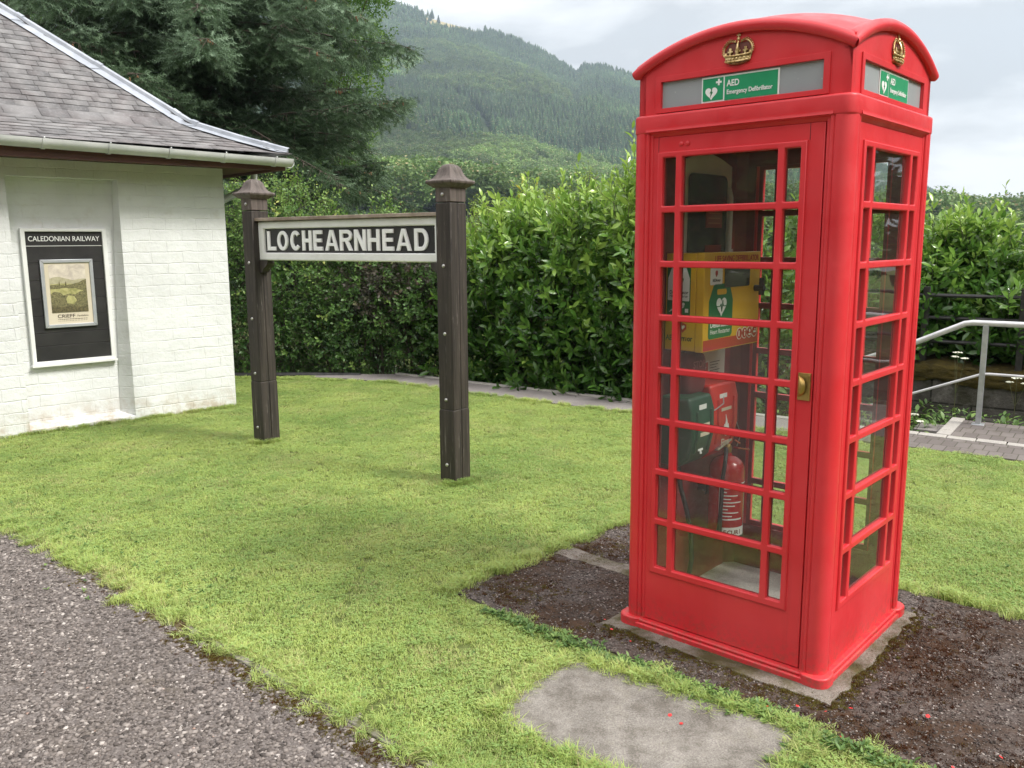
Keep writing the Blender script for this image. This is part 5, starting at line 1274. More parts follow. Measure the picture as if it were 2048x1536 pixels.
instancer('edge_grass', np.column_stack([P, np.zeros(n)]), np.column_stack([np.zeros((n, 2)), RNG.uniform(0, 6.28, n)]), np.column_stack([np.ones(n), np.ones(n), RNG.uniform(0.5, 1.0, n)]), RNG.integers(0, 4, n), tuft, kind='stuff')
# lush low weeds between slab and pad
WEED = leafmat('low_weed_leaves', [(0.0, (0.060, 0.130, 0.028)), (0.6, (0.14, 0.25, 0.060)), (1.0, (0.24, 0.36, 0.10))], 0.5, 0.3)
def weeds(name, P, smin, smax, ht, **k):
    n = len(P); q = 7; tv, tf = leaf_template(0.42, 0.10, 0.25, 3)
    a = RNG.uniform(0, 6.28, (n, q)); el = RNG.uniform(0.15, 1.1, (n, q)); d = np.stack([np.cos(a) * np.cos(el), np.sin(a) * np.cos(el), np.sin(el)], 2).reshape(-1, 3)
    pos = np.repeat(np.column_stack([P, RNG.uniform(0.002, ht, n)]), q, 0); sz = RNG.uniform(smin, smax, n * q)
    V, F, C = stamp(tv, tf, frames(d), pos, sz, np.clip(np.repeat(RNG.random(n), q) + RNG.normal(0, .1, n * q), 0, 1)); return bulk(name, V, F, WEED, rnd=C, kind='stuff', smooth=True)
fr1 = [tuple((BM @ Vector((x, -0.76, 0)))[:2]) for x in (-0.95, -0.3, 0.3, 0.9, 1.5)]
W1 = edge_points(fr1, 620, 0.028); W2 = edge_points([(0.30, 3.22), (0.98, 2.74)], 150, 0.025); W3 = edge_points([(0.99, 2.66), (0.86, 2.42), (0.76, 2.15)], 110, 0.04)
weeds('weeds', np.concatenate([W1, W2, W3]), 0.010, 0.027, 0.018)
GWp = RNG.uniform(0, 1, (650, 2)) * (9, 7.5) + (-4.5, 2.2); GWp = GWp[inside(GWp, LAWN) & ~inside(GWp, PW_) & ~inside(GWp, shrink(SLAB, -.1)) & (np.abs(GWp[:, 0] / GWp[:, 1]) < .9)]
weeds('lawn_clover', np.concatenate([GWp, edge_points([(-3.4, 5.35), (-2.6, 4.75), (-2.05, 4.25), (-1.3, 3.6)], 160, 0.12)]), 0.008, 0.020, 0.016)

def stone_mat(name, stops, attr='rnd'):
    k = NT(name); a = k.n('ShaderNodeAttribute', attribute_name=attr, attribute_type='GEOMETRY').outputs['Fac']
    k.color(k.ramp(a, stops)); k.set(0.8, 0, 0.35); o = k.n('ShaderNodeTexCoord').outputs['Object']; k.bump(k.noise(o, 200, 3), 0.3, 0.002); return k.m
STN = stone_mat('mixed_gravel', [(0.0, (0.050, 0.042, 0.038)), (0.40, (0.122, 0.104, 0.094)), (0.85, (0.215, 0.188, 0.172)), (0.955, (0.34, 0.305, 0.28)), (0.99, (0.50, 0.46, 0.43)), (1.0, (0.28, 0.17, 0.13))])
AGG = stone_mat('pad_aggregate', [(0.0, (0.022, 0.017, 0.014)), (0.45, (0.065, 0.052, 0.045)), (0.80, (0.16, 0.135, 0.12)), (0.95, (0.30, 0.265, 0.24)), (1.0, (0.30, 0.27, 0.25))])
ico = bmesh.new(); bmesh.ops.create_icosphere(ico, subdivisions=1, radius=1.0); IV = np.array([v.co[:] for v in ico.verts]); IF = np.array([[v.index for v in f.verts] for f in ico.faces]); ico.free()
def stone_patch(name, n, size, rmin, rmax, mat, flat=0.5, pw=2.2):
    pos = np.column_stack([RNG.uniform(-.55, .55, (n, 2)) * size, np.zeros(n)]); r = rmin + (rmax - rmin) * RNG.random(n) ** pw
    pos[:, 2] = r * 0.05
    V = IV[None] * (1 + RNG.normal(0, .30, (n, len(IV), 1))); V = V * np.stack([r * RNG.uniform(.7, 1.3, n), r * RNG.uniform(.7, 1.2, n), r * flat], 1)[:, None]
    a = RNG.uniform(0, 6.28, n); c, s = np.cos(a), np.sin(a); X = V[:, :, 0] * c[:, None] - V[:, :, 1] * s[:, None]; Y = V[:, :, 0] * s[:, None] + V[:, :, 1] * c[:, None]; V = np.stack([X, Y, V[:, :, 2]], 2) + pos[:, None]
    F = IF[None] + (np.arange(n) * len(IV))[:, None, None]
    return unlink(bulk(name, V.reshape(-1, 3), F.reshape(-1, 3), mat, rnd=np.repeat(RNG.random(n), len(IV))))
gp = [stone_patch('gravel_patch', 560, 0.2, 0.0014, 0.0115, STN) for q in range(6)]
gx, gy = np.meshgrid(np.arange(-4.8, 0.8, .2), np.arange(0.9, 6.2, .2)); P = np.stack([gx.ravel(), gy.ravel()], 1); P = P[inside(P, PATH) & (np.abs(P[:, 0] / P[:, 1]) < 1.1)]; n = len(P)
instancer('gravel', np.column_stack([P, np.full(n, 0.002)]), np.column_stack([np.zeros((n, 2)), RNG.uniform(0, 6.28, n)]), np.ones((n, 3)), RNG.integers(0, 6, n), gp, kind='stuff')
big = [stone_patch('stone_single', 1, 0.0, 0.009, 0.017, STN, 0.55, 1.0) for q in range(8)]
P = RNG.uniform(0, 1, (420, 2)) * (4.2, 4.2) + (-3.9, 1.6); P = P[inside(P, PATH)]; n = len(P)
instancer('loose_stones', np.column_stack([P, np.full(n, 0.004)]), np.column_stack([RNG.normal(0, .2, (n, 2)), RNG.uniform(0, 6.28, n)]), np.repeat(RNG.uniform(0.5, 1.25, n)[:, None], 3, 1), RNG.integers(0, 8, n), big, kind='stuff')
ap = [stone_patch('aggregate_patch', 380, 0.2, 0.0014, 0.0060, AGG, 0.4) for q in range(5)]
gx, gy = np.meshgrid(np.arange(-1.12, 1.7, .2), np.arange(-.6, .7, .2)); P = np.stack([gx.ravel(), gy.ravel()], 1); P = P[~((np.abs(P[:, 0]) < .42) & (np.abs(P[:, 1]) < .42))]; n = len(P); ang_ = RNG.uniform(0, 6.28, n)
o = instancer('aggregate', np.column_stack([P, np.full(n, 0.003)]), np.column_stack([np.zeros((n, 2)), ang_]), np.ones((n, 3)), RNG.integers(0, 5, n), ap, kind='stuff'); o.matrix_world = BM
# moss cushions
MOSS = leafmat('moss_fibres', [(0.0, (0.022, 0.011, 0.006)), (0.38, (0.095, 0.034, 0.013)), (0.6, (0.120, 0.085, 0.020)), (1.0, (0.17, 0.17, 0.035))], 0.9, 0.2, 0.2)
def moss(name, P, r0, r1, tone, M_=None):
    n = len(P); q = 46; r = RNG.uniform(r0, r1, n)
    a = RNG.uniform(0, 6.28, (n, q)); rr = np.sqrt(RNG.random((n, q))) * r[:, None]
    base = np.stack([P[:, :1] + rr * np.cos(a), P[:, 1:2] + rr * np.sin(a), np.full((n, q), .001)], 2).reshape(-1, 3); hh = (RNG.uniform(.003, .010, n * q)); d = RNG.normal(0, .5, (n * q, 3)); d[:, 2] = 1
    tv = np.array([(-.18, 0, 0), (.18, 0, 0), (0, 1, 0)]); V, F, C = stamp(tv, np.array([[0, 1, 2]]), frames(d, roll=RNG.uniform(0, 6, n * q)), base, hh, np.clip(np.repeat(tone, q) + RNG.normal(0, .08, n * q), 0, 1))
    o = bulk(name, V, F, MOSS, rnd=C, kind='stuff')
    if M_: o.matrix_world = M_
n = 5200; P = RNG.uniform(0, 1, (n, 2)) * (2.9, 1.36) + (-1.2, -.68); f_ = (np.sin(P[:, 0] * 5.1 + 1) + np.sin(P[:, 1] * 7.3) + np.sin((P[:, 0] - P[:, 1]) * 9)) / 3
P = P[(f_ + .8 * (P[:, 0] > .45) * (P[:, 0] < .85) + RNG.normal(0, .22, n) > .12) & ~((np.abs(P[:, 0]) < .47) & (np.abs(P[:, 1]) < .47))]
tone = np.where(P[:, 0] > .45, RNG.normal(.24, .14, len(P)), RNG.normal(.50, .20, len(P)))
moss('moss', P, .008, .028, tone, BM)
P = np.concatenate([edge_points(ked, 1300, .035) - (0.04, 0.045), edge_points([(-2.4, 4.35), (-1.4, 3.47)], 300, .05)]); moss('edging_moss', P, .006, .016, RNG.normal(.62, .15, len(P)))
P = edge_points([tuple(x) for x in [(-.5, -.52), (.50, -.53), (.51, .48)]], 900, .03); moss('footing_moss', P, .006, .018, RNG.normal(.68, .15, len(P)), BM)

# fallen red petals
PET = M('red_petal', (0.62, 0.03, 0.03), rough=0.5); pm = MB(); pm.add([(-.006, 0, 0), (-.002, .007, .002), (.006, .005, .003), (.007, -.003, .001), (0, -.006, 0)], [(0, 4, 3, 2, 1)], PET)
pet = None
for (x, y) in [(.43, -.63), (.52, -.60), (.58, -.52), (.35, -.70), (.92, -.72), (.95, -.66), (.62, -.72), (-.42, -.56), (-.30, -.60), (.12, -.98), (.18, -1.0), (1.05, -.50), (-.5, -.50), (.8, -.4)]:
    if pet is None: pet = pm.build('petal', None, smooth=0, recalc=False); o = pet
    else: o = pet.copy(); COL.objects.link(o)
    p = BM @ Vector((x, y, 0)); o.location = (p.x, p.y, 0.014); o.rotation_euler = (random.uniform(-.3, .3), random.uniform(-.3, .3), random.uniform(0, 6)); s = random.uniform(.6, 1.2); o.scale = (s, s, s)
    tag(o, 'tiny red petal lying on the ground round the red box', 'petal', 'fallen red petals')
# ================================================================== shrubs and hedges
BARK = M('grey_brown_bark', (0.055, 0.042, 0.032), (0.10, 0.08, 0.062), 14, 0.85, bump=0.5, bscale=60)
STEM = M('green_stem', (0.06, 0.085, 0.025), (0.09, 0.07, 0.03), 14, 0.7)
def in_blobs(n, blobs, shell=0.55):
    """random points in ellipsoids, crowded towards their outsides; returns points and outward directions"""
    vol = np.array([b[3] * b[4] * b[5] for b in blobs]) ** (2 / 3); k = RNG.choice(len(blobs), n, p=vol / vol.sum()); B = np.array(blobs)[k]
    d = norm(RNG.normal(size=(n, 3))); r = shell + (1 - shell) * RNG.random(n) ** 0.7
    r *= 1 + 0.26 * np.sin(d[:, 0] * 7 + B[:, 0] * 5) * np.sin(d[:, 2] * 8 + B[:, 1] * 3)
    return B[:, :3] + d * B[:, 3:6] * r[:, None], norm(d / B[:, 3:6])
def shrub(name, blobs, n, k, slen, leaf, lw, mat, stemr=0.003, up=0.7, spread=1.0, shell=0.5, zmin=-0.7, tone=None, extra=None, fold=0.12, droop=0.18, quads=3, parent=None, keep=None, **kw):
    """one plant: its foliage (many small leaves on shoots) and its woody stems"""
    P, D = in_blobs(n, blobs, shell)
    if keep is not None: q = keep(P); P, D = P[q], D[q]
    q = P[:, 2] > zmin; P, D = P[q], D[q]; n = len(P)
    D = norm(D + np.array([0, 0, up]) + RNG.normal(0, .35, (n, 3)))
    Ls = slen * RNG.uniform(.6, 1.4, n); c = RNG.random(n) * .5 + .15
    if tone is not None: c = tone(P, c)
    if extra is not None:
        P = np.concatenate([P, extra[0]]); D = np.concatenate([D, extra[1]]); Ls = np.concatenate([Ls, extra[2]]); c = np.concatenate([c, extra[3]]); n = len(P)
    pos, fr, sz, rr = shoots(n, P, D, Ls, k, leaf, lw, spread, c)
    tv, tf = leaf_template(lw, fold, droop, quads); V, F, C = stamp(tv, tf, fr, pos, sz, rr)
    root = parent or empty(name, (blobs[0][0], blobs[0][1], 0), 0, **kw)
    o = bulk('foliage', V, F, mat, root, rnd=C, smooth=True); o.matrix_parent_inverse = root.matrix_basis.inverted()
    V1, F1 = sticks(P - D * 0.03, P + D * Ls[:, None], stemr)
    # boughs from the ground to the blobs
    b = []; e = []
    for bb in blobs:
        for q in range(7):
            foot = np.array([bb[0] + random.gauss(0, .15), bb[1] + random.gauss(0, .12), min(0, zmin)]); tip = np.array(bb[:3]) + RNG.uniform(-.6, .45, 3) * np.array(bb[3:6]); mid = (foot * .4 + tip * .6) + RNG.normal(0, .06, 3)
            b += [foot, mid]; e += [mid, tip]
    V2, F2 = sticks(np.array(b), np.array(e), .014, 4); V2, F2 = V2, F2
    o = bulk('stems', np.concatenate([V1, V2]), np.concatenate([F1, F2 + len(V1)]), BARK, root); o.matrix_parent_inverse = root.matrix_basis.inverted()
    return root
LAUREL = leafmat('cherry_laurel_leaves', [(0.0, (0.030, 0.085, 0.015)), (0.30, (0.075, 0.175, 0.028)), (0.55, (0.18, 0.32, 0.055)), (0.80, (0.33, 0.48, 0.095)), (0.985, (0.42, 0.56, 0.13)), (1.0, (0.60, 0.50, 0.10))], 0.21, 0.30, 0.6)
MIXED = leafmat('hedgerow_leaves', [(0.0, (0.032, 0.085, 0.020)), (0.45, (0.100, 0.200, 0.045)), (0.8, (0.25, 0.38, 0.09)), (0.95, (0.30, 0.38, 0.09)), (1.0, (0.42, 0.46, 0.13))], 0.42, 0.3, 0.4)
BRONZE = leafmat('bronze_shrub_leaves', [(0.0, (0.035, 0.045, 0.026)), (0.5, (0.085, 0.075, 0.055)), (0.8, (0.14, 0.10, 0.075)), (1.0, (0.20, 0.22, 0.10))], 0.45, 0.25, 0.4)
LIME = leafmat('lime_green_leaves', [(0.0, (0.13, 0.22, 0.03)), (0.5, (0.26, 0.38, 0.06)), (1.0, (0.42, 0.52, 0.12))], 0.5, 0.4, 0.3)
BIRCH = leafmat('broadleaf_tree_leaves', [(0.0, (0.05, 0.12, 0.02)), (0.5, (0.10, 0.20, 0.035)), (1.0, (0.20, 0.31, 0.07))], 0.5, 0.4, 0.3)
def W(x, y, z=0): p = SO + SX * x + SY * y; return (p.x, p.y, z)
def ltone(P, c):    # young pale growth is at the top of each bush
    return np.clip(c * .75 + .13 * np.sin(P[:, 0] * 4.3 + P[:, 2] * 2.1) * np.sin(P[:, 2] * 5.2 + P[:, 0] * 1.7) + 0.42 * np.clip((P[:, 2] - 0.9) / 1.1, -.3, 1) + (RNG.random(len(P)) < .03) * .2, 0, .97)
def tall(pts):      # upright leading shoots: x, y, z0, length
    a = np.array(pts, float); n = len(a); P = a[:, :3]; return (P, norm(np.column_stack([RNG.normal(0, .10, (n, 2)), np.ones(n)])), a[:, 3], np.full(n, .72))
def blobs_at(lst): return [(*W(b[0], b[1])[:2], b[2], b[3], b[4], b[5]) for b in lst]
def tops(lst, zz, L0, n, sp):
    o = []
    for x, y in lst:
        for q in range(n):
            p = W(x + random.gauss(0, sp), y + random.gauss(0, .2)); o.append((p[0], p[1], zz + random.gauss(0, .10), random.uniform(.6, 1.25) * L0))
    return o
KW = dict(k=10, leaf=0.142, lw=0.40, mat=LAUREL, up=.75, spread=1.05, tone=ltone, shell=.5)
G1 = 'cherry laurel bushes behind the platform edge'
e1 = tall(tops([(-2.3, .6), (-1.8, .7)], 1.75, .45, 5, .2))
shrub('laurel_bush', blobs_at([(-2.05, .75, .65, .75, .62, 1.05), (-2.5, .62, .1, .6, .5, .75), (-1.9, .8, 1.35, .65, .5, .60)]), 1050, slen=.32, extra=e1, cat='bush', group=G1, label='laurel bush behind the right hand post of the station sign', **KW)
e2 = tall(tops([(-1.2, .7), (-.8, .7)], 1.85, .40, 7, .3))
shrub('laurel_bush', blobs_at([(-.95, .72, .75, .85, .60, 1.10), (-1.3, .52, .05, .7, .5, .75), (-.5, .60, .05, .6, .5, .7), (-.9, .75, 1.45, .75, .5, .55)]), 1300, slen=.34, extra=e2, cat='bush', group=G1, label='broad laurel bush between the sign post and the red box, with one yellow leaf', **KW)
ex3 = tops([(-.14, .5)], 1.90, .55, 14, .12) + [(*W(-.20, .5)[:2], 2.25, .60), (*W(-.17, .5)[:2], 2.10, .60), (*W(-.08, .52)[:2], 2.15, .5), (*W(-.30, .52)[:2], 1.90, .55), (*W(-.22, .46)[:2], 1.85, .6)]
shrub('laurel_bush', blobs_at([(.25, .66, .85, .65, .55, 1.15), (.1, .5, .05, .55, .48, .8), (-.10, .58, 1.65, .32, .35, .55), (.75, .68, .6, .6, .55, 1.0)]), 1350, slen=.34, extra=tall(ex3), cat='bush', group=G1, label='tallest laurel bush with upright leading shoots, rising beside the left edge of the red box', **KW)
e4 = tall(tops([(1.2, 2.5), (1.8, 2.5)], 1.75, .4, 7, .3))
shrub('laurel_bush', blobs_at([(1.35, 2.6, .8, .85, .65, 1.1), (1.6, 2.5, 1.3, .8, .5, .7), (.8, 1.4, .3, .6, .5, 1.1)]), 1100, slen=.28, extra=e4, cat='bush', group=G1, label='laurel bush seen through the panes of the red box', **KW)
G2 = 'laurel bushes behind the iron fence'
e5 = tall(tops([(2.6, 2.45), (2.9, 2.45)], 1.55, .42, 8, .25))
shrub('laurel_bush', blobs_at([(2.65, 2.55, .75, .80, .62, .85), (2.6, 2.15, .75, .62, .30, .50), (2.8, 2.6, 1.22, .62, .5, .50)]), 1250, slen=.28, extra=e5, cat='bush', group=G2, label='laurel bush behind the iron fence, just right of the red box', **KW)
e6 = tall(tops([(3.5, 2.45), (3.9, 2.45), (4.2, 2.45)], 1.50, .42, 7, .25))
shrub('laurel_bush', blobs_at([(3.75, 2.55, .72, .85, .62, .85), (3.5, 2.15, .75, .70, .30, .50), (4.1, 2.6, 1.15, .65, .5, .5), (3.1, 2.2, .7, .45, .3, .45)]), 1500, slen=.28, extra=e6, cat='bush', group=G2, label='laurel bush behind the iron fence at the far right above the handrail', **KW)

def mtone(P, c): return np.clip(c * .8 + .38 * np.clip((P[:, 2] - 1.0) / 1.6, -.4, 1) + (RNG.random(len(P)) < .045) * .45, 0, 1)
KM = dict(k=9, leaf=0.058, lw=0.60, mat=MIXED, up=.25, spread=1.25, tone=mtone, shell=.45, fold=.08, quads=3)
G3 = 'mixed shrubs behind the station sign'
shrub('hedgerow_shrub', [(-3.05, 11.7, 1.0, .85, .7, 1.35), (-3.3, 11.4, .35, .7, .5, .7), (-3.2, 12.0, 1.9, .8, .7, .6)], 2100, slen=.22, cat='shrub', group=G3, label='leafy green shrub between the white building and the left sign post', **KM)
shrub('hedgerow_shrub', [(-1.95, 11.55, .95, .85, .7, 1.1), (-2.2, 11.2, .3, .8, .45, .6), (-1.7, 11.9, 1.5, .8, .6, .5)], 2300, slen=.22, cat='shrub', group=G3, label='dark green broad shrub under the LOCHEARNHEAD board with yellow tipped leaves', **KM)
KB = dict(KM); KB['mat'] = BRONZE; KB['leaf'] = .062
shrub('bronze_shrub', [(-1.25, 11.2, 1.25, .62, .5, .42), (-1.75, 11.15, .95, .4, .35, .35)], 620, slen=.24, cat='shrub', label='bronze brown shrub under the right half of the LOCHEARNHEAD board', **KB)
shrub('hedgerow_shrub', [(-1.05, 10.95, .55, .62, .5, .75), (-1.2, 11.3, .9, .5, .4, .6)], 1150, slen=.22, cat='shrub', group=G3, label='small leaved shrub by the bend of the platform edge left of the laurels', **KM)
# lime shrubs further back over the hedge
def bush_back(label, blobs, n):
    shrub('distant_bush', blobs, n * 3, 9, .40, .10, .55, LIME, .008, .5, 1.2, .45, -1, None, None, .08, .15, 2, cat='bush', group='lime green bushes beyond the laurels', label=label)
bush_back('lime green bush beyond the laurels, just right of the right sign post', [(0.6, 27, 1.3, 1.7, 1.2, 1.75)], 620)
bush_back('lime green rounded bush beyond the middle of the laurels', [(2.6, 26, 1.45, 1.6, 1.3, 1.9), (-1.2, 27, .9, 1.4, 1.2, 1.6)], 900)
bush_back('lime green bush beyond the laurels beside the tall leading shoots', [(4.6, 28, 1.2, 1.6, 1.3, 1.75)], 560)
bush_back('pale green bush far beyond the laurels on the right, hidden mostly by the red box', [(10.5, 27, .5, 2.0, 1.3, 1.5)], 560)

# ---------------------------------------------------------------- flowers by the steps
UMB = M('white_flower_head', (0.72, 0.73, 0.62), (0.60, 0.62, 0.48), 80, 0.7)
def parsley(x, y, z0, h, heads, label):
    p = W(x, y); root = empty('cow_parsley', (p[0], p[1], z0), 0, label=label, cat='flower', group='white umbel flowers growing beside the steps')
    s = MB(); top = Vector((0, 0, h)); s.tube([(0, 0, 0), (.01, .01, h * .6), top * 0.85], [.004, .0035, .003], STEM, 5)
    for q in range(heads):
        f = MB()
        a = q * 2.4 + x; c = Vector((math.cos(a) * .07 * (q > 0), math.sin(a) * .07 * (q > 0), h - .05 * (q > 0))); s.tube([(0.008, 0.008, h * .55), c - Vector((0, 0, .03))], .0022, STEM, 5)
        for u in range(13):
            b = u * 2.4; r = .046 * math.sqrt(u / 13) * (1 if q == 0 else .75); e = c + Vector((r * math.cos(b), r * math.sin(b), -r * .15)); s.tube([c - Vector((0, 0, .03)), e], .0008, STEM, 3)
            f.lathe([(.0005, -.004), (.010, -.001), (.011, .001), (.0005, .005)], UMB, 7, Matrix.Translation(e) @ Matrix.Rotation(random.uniform(-.4, .4), 4, 'X'))
        f.build('flower_head', root, smooth=60, recalc=False)
    s.build('stem', root, smooth=60, recalc=False)
parsley(2.90, 1.20, -.35, .93, 3, 'white flower head highest, just left of the handrail post')
parsley(2.42, .62, -.35, .62, 2, 'white flower head left of the handrail post below the sloping lower rail')
parsley(2.38, .45, -.35, .40, 2, 'low white flower head nearest the right edge of the red box')
parsley(2.68, .50, -.35, .42, 2, 'low white flower head beside the corner of the brick landing')
parsley(3.40, 1.25, -.25, .62, 3, 'white flower head right of the handrail post against the stone wall')
parsley(3.62, 1.30, -.25, .40, 2, 'small white flower head at the far right against the stone wall')
parsley(1.15, .35, -.45, .85, 3, 'white flower heads seen through the door panes of the red box')
n = 900; P = np.column_stack([RNG.uniform(-.2, 6, n), RNG.uniform(.02, 1.55, n)]); P = P[~((P[:, 0] > 2.9) & (P[:, 1] < .80))]
PP = np.array([W(a, b)[:2] for a, b in P]); n = len(PP); q = 8; tv, tf = leaf_template(.5, .08, .2, 3)
a = RNG.uniform(0, 6.28, (n, q)); el = RNG.uniform(.1, 1.3, (n, q)); d = np.stack([np.cos(a) * np.cos(el), np.sin(a) * np.cos(el), np.sin(el)], 2).reshape(-1, 3)
pos = np.column_stack([np.repeat(PP, q, 0), RNG.uniform(-.40, .0, n * q)]); V, F, C = stamp(tv, tf, frames(d), pos, RNG.uniform(.03, .085, n * q), RNG.random(n * q)); bulk('undergrowth', V, F, WEED, rnd=C, kind='stuff', smooth=True)

# ================================================================== trees
SPRUCE = leafmat('blue_green_spruce_needles', [(0.0, (0.018, 0.038, 0.016)), (0.45, (0.042, 0.080, 0.034)), (0.75, (0.095, 0.155, 0.080)), (1.0, (0.22, 0.32, 0.21))], 0.55, 0.15, 0.35)
CONE = M('brown_cones', (0.16, 0.075, 0.035), (0.26, 0.13, 0.06), 30, 0.8)
def needle_twig(n=26, L=.17):
    V = []; F = []
    for i in range(n):
        t = i / n; a = i * 2.4; th = .55 + .3 * math.sin(i); l = .042 * (1 - .35 * t)
        d = np.array([math.cos(a) * math.cos(th) * 1.0, math.sin(th), math.sin(a) * math.cos(th)]); p = np.array([0, t * 1.0 * L, 0]); s = np.cross(d, (0, 1, 0)); s = s / (np.linalg.norm(s) + 1e-6) * .0048
        b = len(V); V += [p - s, p + s, p + d * l]; F.append((b, b + 1, b + 2))
    return np.array(V), np.array(F)
def spruce(name, x, y, H, RAD, zlow, nprim, label, dens=1.0):
    root = empty(name, (x, y, 0), 0, label=label, cat='tree')
    m = MB(); m.tube([(0, 0, -.2), (.05, 0, H * .35), (0, .05, H * .7), (0, 0, H)], [.30, .22, .12, .02], BARK, 12); m.build('trunk', root)
    P0 = []; P1 = []; RR = []; tp = []; td = []; tt = []; cones = []
    for i in range(nprim):
        u = (i + .5) / nprim; z = zlow + (H - zlow) * u ** 1.5; az = i * 2.39996 + random.uniform(-.3, .3)
        Ln = RAD * (1 - (z - zlow) / (H - zlow)) ** .75 * random.choice((.75, .88, .95, 1.0, 1.05, 1.10)) + .3
        out = np.array([math.cos(az), math.sin(az), 0]); side = np.array([-math.sin(az), math.cos(az), 0]); ph = random.uniform(.08, .22)
        rise = random.uniform(-.22, .42); seg = max(6, int(Ln / .22)); pts = []
        for s in range(seg + 1):
            t = s / seg; r = Ln * t; pts.append(out * r + np.array([0, 0, z + rise * r - ph * Ln * t * t * 1.6 + .10 * Ln * max(0, t - .7) * 2]) + side * math.sin(t * 3 + i) * .08 * Ln * .3)
        pts = np.array(pts); b_tone = random.gauss(.42, .10)
        facing = (-(out[0] * x + out[1] * y) / math.hypot(x, y)); full = facing > -.35
        for s in range(seg):
            P0.append(pts[s]); P1.append(pts[s + 1]); RR.append(.030 * (1 - s / seg) + .005)
        s0 = max(1, int(seg * .12))
        for s in range(s0, seg + 1):
            t = s / seg; dirp = norm((pts[s] - pts[s - 1])[None])[0]
            for sd_ in ((-1, 1, 1, -1) if full else (-1, 1)):
                Lb = (.20 + .70 * (1 - t) ** .8 * min(1, Ln / 2.5)) * random.uniform(.7, 1.25)
                dd = norm((dirp * random.uniform(.5, .9) + sd_ * side * random.uniform(.6, 1.0) + np.array([0, 0, random.uniform(-1.0, .25)]))[None])[0]
                n2 = max(2, int(Lb / .085 * dens)); st = pts[s] - dirp * random.random() * .15
                end = st + dd * Lb + np.array([0, 0, -.12 * Lb]); P0.append(st); P1.append(end); RR.append(.006)
                for q in range(n2):
                    v = (q + .6) / n2; p = st + (end - st) * v + np.array([random.gauss(0, .05), random.gauss(0, .05), random.gauss(-.02, .07)])
                    for w_ in (-1, 1):
                        e = dd * random.uniform(.5, 1) + w_ * norm(np.cross(dd, (0, 0, 1))[None])[0] * random.uniform(.5, .9) + np.array([0, 0, random.uniform(-.55, .25)])
                        tp.append(p); td.append(e); tt.append(b_tone + .36 * (v - .5) + .20 * (t > .72) + random.gauss(0, .10))
                tp.append(end - dd * .08); td.append(dd + np.array([0, 0, .15])); tt.append(b_tone + .35)
        if t and random.random() < .55 and z < 8.5 and facing > -.2: cones.append((pts[-2], pts[-1]))
    tv, tf = needle_twig(); tp = np.array(tp); td = np.array(td)
    V, F, C = stamp(tv, tf, frames(td, roll=RNG.uniform(0, 6.28, len(td))), tp, RNG.uniform(.8, 1.5, len(tp)) * (1 + .35 * (np.array(tt) > .7)), np.clip(np.array(tt), 0, 1))
    print('spruce twigs', len(tp)); bulk('crown', V, F, SPRUCE, root, rnd=C)
    V, F = sticks(np.array(P0), np.array(P1), np.array(RR), 4); bulk('branches', V, F, BARK, root)
    m = MB()
    for a, b in cones:
        for q in range(random.randint(3, 7)):
            p = Vector(a).lerp(Vector(b), random.uniform(-.6, .9)) + Vector((random.gauss(0, .07), random.gauss(0, .07), -.03))
            m.lathe([(.004, 0), (.013, -.012), (.014, -.035), (.007, -.062)], CONE, 6, Matrix.Translation(p) @ Matrix.Rotation(random.uniform(-.35, .35), 4, 'X'))
    if cones: m.build('cones', root, recalc=False, kind='stuff')
    return root
spruce('spruce_tree', -5.8, 16.6, 17.5, 4.45, .7, 250, 'big dark blue green spruce overhanging behind the white building', 1.25)
spruce('spruce_tree', -10.6, 19.5, 18, 4.6, 1.5, 110, 'second dark spruce behind the slate roof at the far left', .55)

def broadleaf(name, x, y, H, blobs, n, leaf, mat, label, group=None):
    root = empty(name, (x, y, 0), 0, label=label, cat='tree', group=group)
    m = MB(); m.tube([(0, 0, -.3), (.06, .03, H * .4), (-.05, 0, H * .75), (0, 0, H * .95)], [.14, .10, .06, .015], BARK, 10)
    for b in blobs:
        for q in range(6):
            t = Vector((b[0] - x, b[1] - y, b[2])) + Vector([random.uniform(-.65, .5) * b[3 + c] for c in range(3)]); z0 = max(.5, t.z * .55); m.tube([(0, 0, z0), (t.x * .5, t.y * .5, (z0 + t.z) * .52), t], [.05, .025, .006], BARK, 5)
    o = m.build('trunk', root, recalc=False)
    P, D = in_blobs(n, blobs, .35); D = norm(D + RNG.normal(0, .5, (n, 3))); pos, fr, sz, rr = shoots(n, P, D, .32 * RNG.uniform(.5, 1.4, n), 9, leaf, .55, 1.2, RNG.random(n) * .6 + .2)
    tv, tf = leaf_template(.6, .08, .2, 2); V, F, C = stamp(tv, tf, fr, pos, sz, rr)
    o = bulk('crown', V, F, mat, root, rnd=C, smooth=True); o.matrix_parent_inverse = Matrix.Translation((-x, -y, 0))
    return root
broadleaf('broadleaf_tree', -4.3, 20.4, 8.8, [(-3.75, 20.4, 6.0, 1.05, 1.1, 1.2), (-4.1, 20, 4.0, 1.0, 1.1, 1.1), (-3.45, 20.2, 7.9, 1.25, 1.1, .9), (-4.2, 20.4, 7.0, 1.3, 1.1, 1.2)], 3000, .085, BIRCH, 'light green broadleaf tree peeping out behind the right side of the big spruce')
broadleaf('broadleaf_tree', -11.6, 25.5, 10, [(-13.2, 25.5, 9.3, 2.0, 1.8, 1.6), (-14.8, 25.5, 7.5, 2.2, 1.8, 2)], 1200, .12, BIRCH, 'pale green broadleaf tree in the top left corner above the slate roof')

